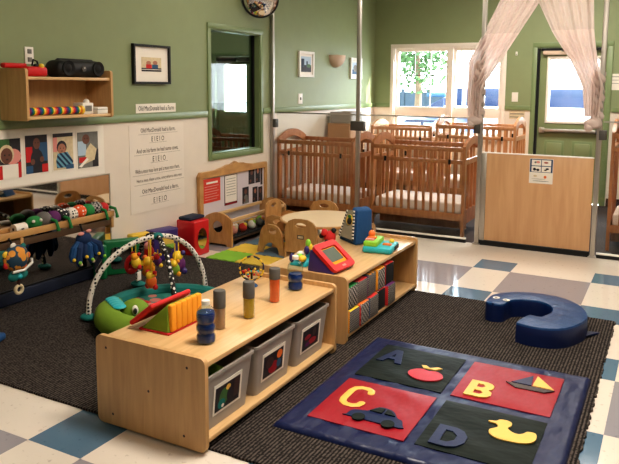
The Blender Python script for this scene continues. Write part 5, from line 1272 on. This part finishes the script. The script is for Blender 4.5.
def van(label, x, y, rz=0, first=None):
    if first: return dup(first, (x, y, -.2), rz, label)
    t = thing('van', label, 'van', (x, y, -.2), rz, 'white vans parked outside')
    L, W, H = 4.6, 1.8, 2.0
    side = [(-L/2, .35), (-L/2, 1.0), (-L/2+.15, 1.1), (-L/2+1.0, 1.2), (-L/2+1.7, H-.1), (-L/2+2.0, H), (L/2-.2, H), (L/2, H-.3), (L/2, .35)]
    mb = MB(); mb.plate(side, [], W, frameM((0, W/2, 0), (1, 0, 0), (0, 0, 1)), VANW); mb.build('body', t)
    for x0, x1 in ((-.55, .25), (.35, 1.15), (1.25, 2.05)):
        mb = MB(); mb.box((x0, -W/2-.01, 1.25), (x1, -W/2+.01, 1.65), VANG, bev=.008); mb.build('side_window', t)
    mb = MB(); mb.hull([(-1.25, -W/2-.01, 1.25), (-.65, -W/2-.01, 1.25), (-.65, -W/2-.01, 1.65), (-.78, -W/2-.01, 1.65), (-1.25, -W/2+.01, 1.25), (-.65, -W/2+.01, 1.25), (-.65, -W/2+.01, 1.65), (-.78, -W/2+.01, 1.65)], VANG); mb.build('front_window', t)
    for x in (-1.4, 1.4):
        for yy in (-W/2-.01, W/2+.01-.2): mb = MB(); mb.cyl((x, yy, .33), (x, yy+.2, .33), .33, BLACK, 24); w = mb.build('wheel', t); mb = MB(); mb.cyl((x, yy-.01, .33), (x, yy, .33), .18, STEEL, 18); mb.build('hub_cap', w)
    mb = MB(); mb.box((-2.32, -W/2+.1, .35), (-2.25, W/2-.1, .55), PGREY, bev=.02); mb.build('bumper', t)
    return t
v1 = van('white parked van with blue windows seen through the window and the green door glass', -3.75, 16.5)
van('white parked van seen through the next room door', -14.5, 17, first=v1)
t = thing('parked_car', 'low dark blue parked car below the van outside the window', 'car', (-4.4, 13.2, -.2))
CARB = pm('blue_car_paint', (30, 44, 74), rough=.3)
mb = MB(); mb.plate([(-1.0, .3), (-1.0, .65), (-.85, .75), (-.45, .82), (-.2, 1.05), (.55, 1.05), (.85, .8), (1.0, .7), (1.0, .3)], [], 1.5, frameM((0, .75, 0), (1, 0, 0), (0, 0, 1)), CARB); mb.build('body', t)
for x0, x1 in ((-.3, .1), (.16, .6)): mb = MB(); mb.box((x0, -.76, .82), (x1, -.745, 1.0), PSKY, bev=.004); mb.build('side_window', t)
for x in (-.6, .6): mb = MB(); mb.cyl((x, -.76, .24), (x, -.56, .24), .24, BLACK, 20); mb.build('wheel', t); mb = MB(); mb.cyl((x, .56, .24), (x, .76, .24), .24, BLACK, 20); mb.build('wheel', t)
t = thing('fence', 'grey blue fence outside beyond the lawn at the left of the window', 'fence', (-7.6, 22, -.2))
mb = MB(); mb.box((-1.6, -.02, .2), (1.2, .02, 1.5), FENCE); mb.build('board', t)
for k in range(4): mb = MB(); mb.box((-1.6+k*.9, -.06, 0), (-1.5+k*.9, .04, 1.6), FENCE); mb.build('post', t)
t = thing('waste_bin', 'dark blue waste bin outside near the middle of the window', 'bin', (-4.72, 14.7, -.2), .2)
mb = MB(); mb.hull([(-.14, -.14, 0), (.14, -.14, 0), (.14, .14, 0), (-.14, .14, 0), (-.19, -.19, 1.25), (.17, -.19, 1.45), (.17, .19, 1.45), (-.19, .19, 1.25)], VANG, bev=.02); mb.build('body', t)
mb = MB(); mb.box((-.2, -.2, 1.46), (.2, .2, 1.54), PBLUE, bev=.02); mb.build('lid', t)

# ------------------------------------------------------------------ light
W = bpy.data.worlds.new('sky'); SC.world = W; W.use_nodes = True
nt = W.node_tree; bg = nt.nodes['Background']
tc = nt.nodes.new('ShaderNodeTexCoord'); sp = nt.nodes.new('ShaderNodeSeparateXYZ'); cr = nt.nodes.new('ShaderNodeValToRGB')
nt.links.new(tc.outputs['Generated'], sp.inputs[0]); nt.links.new(sp.outputs[2], cr.inputs[0]); nt.links.new(cr.outputs[0], bg.inputs[0])
cr.color_ramp.elements[0].color = (.92, .96, 1, 1); cr.color_ramp.elements[1].color = (.62, .80, 1, 1)
bg.inputs[1].default_value = 8
def area(name, loc, size, power, col, rot=(0, 0, 0)):
    l = bpy.data.lights.new(name, 'AREA'); l.shape = 'RECTANGLE'; l.size, l.size_y = size; l.energy = power; l.color = col
    o = bpy.data.objects.new(name, l); C.objects.link(o); o.location = loc; o.rotation_euler = rot
    return o
WARM = (1, .905, .79)
area('ceiling_light', (-.9, 2.6, 2.93), (1.2, .6), 74, WARM)
area('ceiling_light', (.9, 4.9, 2.93), (1.2, .6), 40, WARM)
area('ceiling_light', (.6, .2, 2.93), (1.2, .6), 22, WARM)
area('ceiling_light', (-2.6, 4.9, 2.93), (1.2, .6), 15, WARM)
area('ceiling_light', (-1.2, 7.6, 2.93), (1.4, .8), 62, (1, .93, .84))
area('ceiling_light', (-6.3, 7.4, 2.93), (1.0, .6), 30, (1, .95, .85))
su = bpy.data.lights.new('sun', 'SUN'); su.energy = 14; su.angle = .02; su.color = (1, .95, .86)
area('daylight_fill', (-1.6, 10.7, 2.95), (4.5, 1.2), 620, (.80, .91, 1), (math.radians(-70), 0, math.radians(-18)))  # added lamp panel outside above the window, boosts the crib room's daylight
so = bpy.data.objects.new('sun', su); C.objects.link(so); so.rotation_euler = V((-1.3, -.48, -.62)).to_track_quat('-Z', 'Y').to_euler()
pl_ = bpy.data.lights.new('window_portal', 'AREA'); pl_.shape = 'RECTANGLE'; pl_.size, pl_.size_y = 1.5, 1.2; pl_.cycles.is_portal = True
po = bpy.data.objects.new('window_portal', pl_); C.objects.link(po); po.location = (-2.83, YB+.2, 1.42); po.rotation_euler = (-PI/2, 0, 0)
pl2 = bpy.data.lights.new('door_portal', 'AREA'); pl2.shape = 'RECTANGLE'; pl2.size, pl2.size_y = .65, .85; pl2.cycles.is_portal = True
po = bpy.data.objects.new('door_portal', pl2); C.objects.link(po); po.location = (-1.17, YB+.2, 1.45); po.rotation_euler = (-PI/2, 0, 0)

# ------------------------------------------------------------------ camera (calibrated from the floor tiles and the wall lines)
yaw, pit, rol, f_, cx_, cy_, hh = -.48830208936530933, .1216940961236184, .007410766727119967, 676.908, 314.01, 168.34, 1.489
Rz = Matrix(((math.cos(yaw), -math.sin(yaw), 0), (math.sin(yaw), math.cos(yaw), 0), (0, 0, 1)))
B = Matrix(((1, 0, 0), (0, 0, -1), (0, 1, 0)))
Rx = Matrix(((1, 0, 0), (0, math.cos(pit), -math.sin(pit)), (0, math.sin(pit), math.cos(pit))))
Rr = Matrix(((math.cos(rol), -math.sin(rol), 0), (math.sin(rol), math.cos(rol), 0), (0, 0, 1)))
R = Rr @ Rx @ B @ Rz
cam = bpy.data.cameras.new('camera'); co = bpy.data.objects.new('camera', cam); C.objects.link(co)
right, down, fwd = V(R[0]), V(R[1]), V(R[2])
co.matrix_world = Matrix(((right.x, -down.x, -fwd.x, 0), (right.y, -down.y, -fwd.y, 0), (right.z, -down.z, -fwd.z, hh), (0, 0, 0, 1)))
cam.sensor_fit = 'HORIZONTAL'; cam.sensor_width = 36; cam.lens = 36*f_/619
cam.shift_x = (309.5-cx_)/619; cam.shift_y = (cy_-232)/619
cam.clip_start = .05; cam.clip_end = 200
SC.camera = co
SC.view_settings.view_transform = 'Standard'; SC.view_settings.look = 'Medium High Contrast'; SC.view_settings.exposure = .22
SC.cycles.max_bounces = 10; SC.cycles.transparent_max_bounces = 24; SC.cycles.sample_clamp_indirect = 6; SC.cycles.caustics_reflective = False
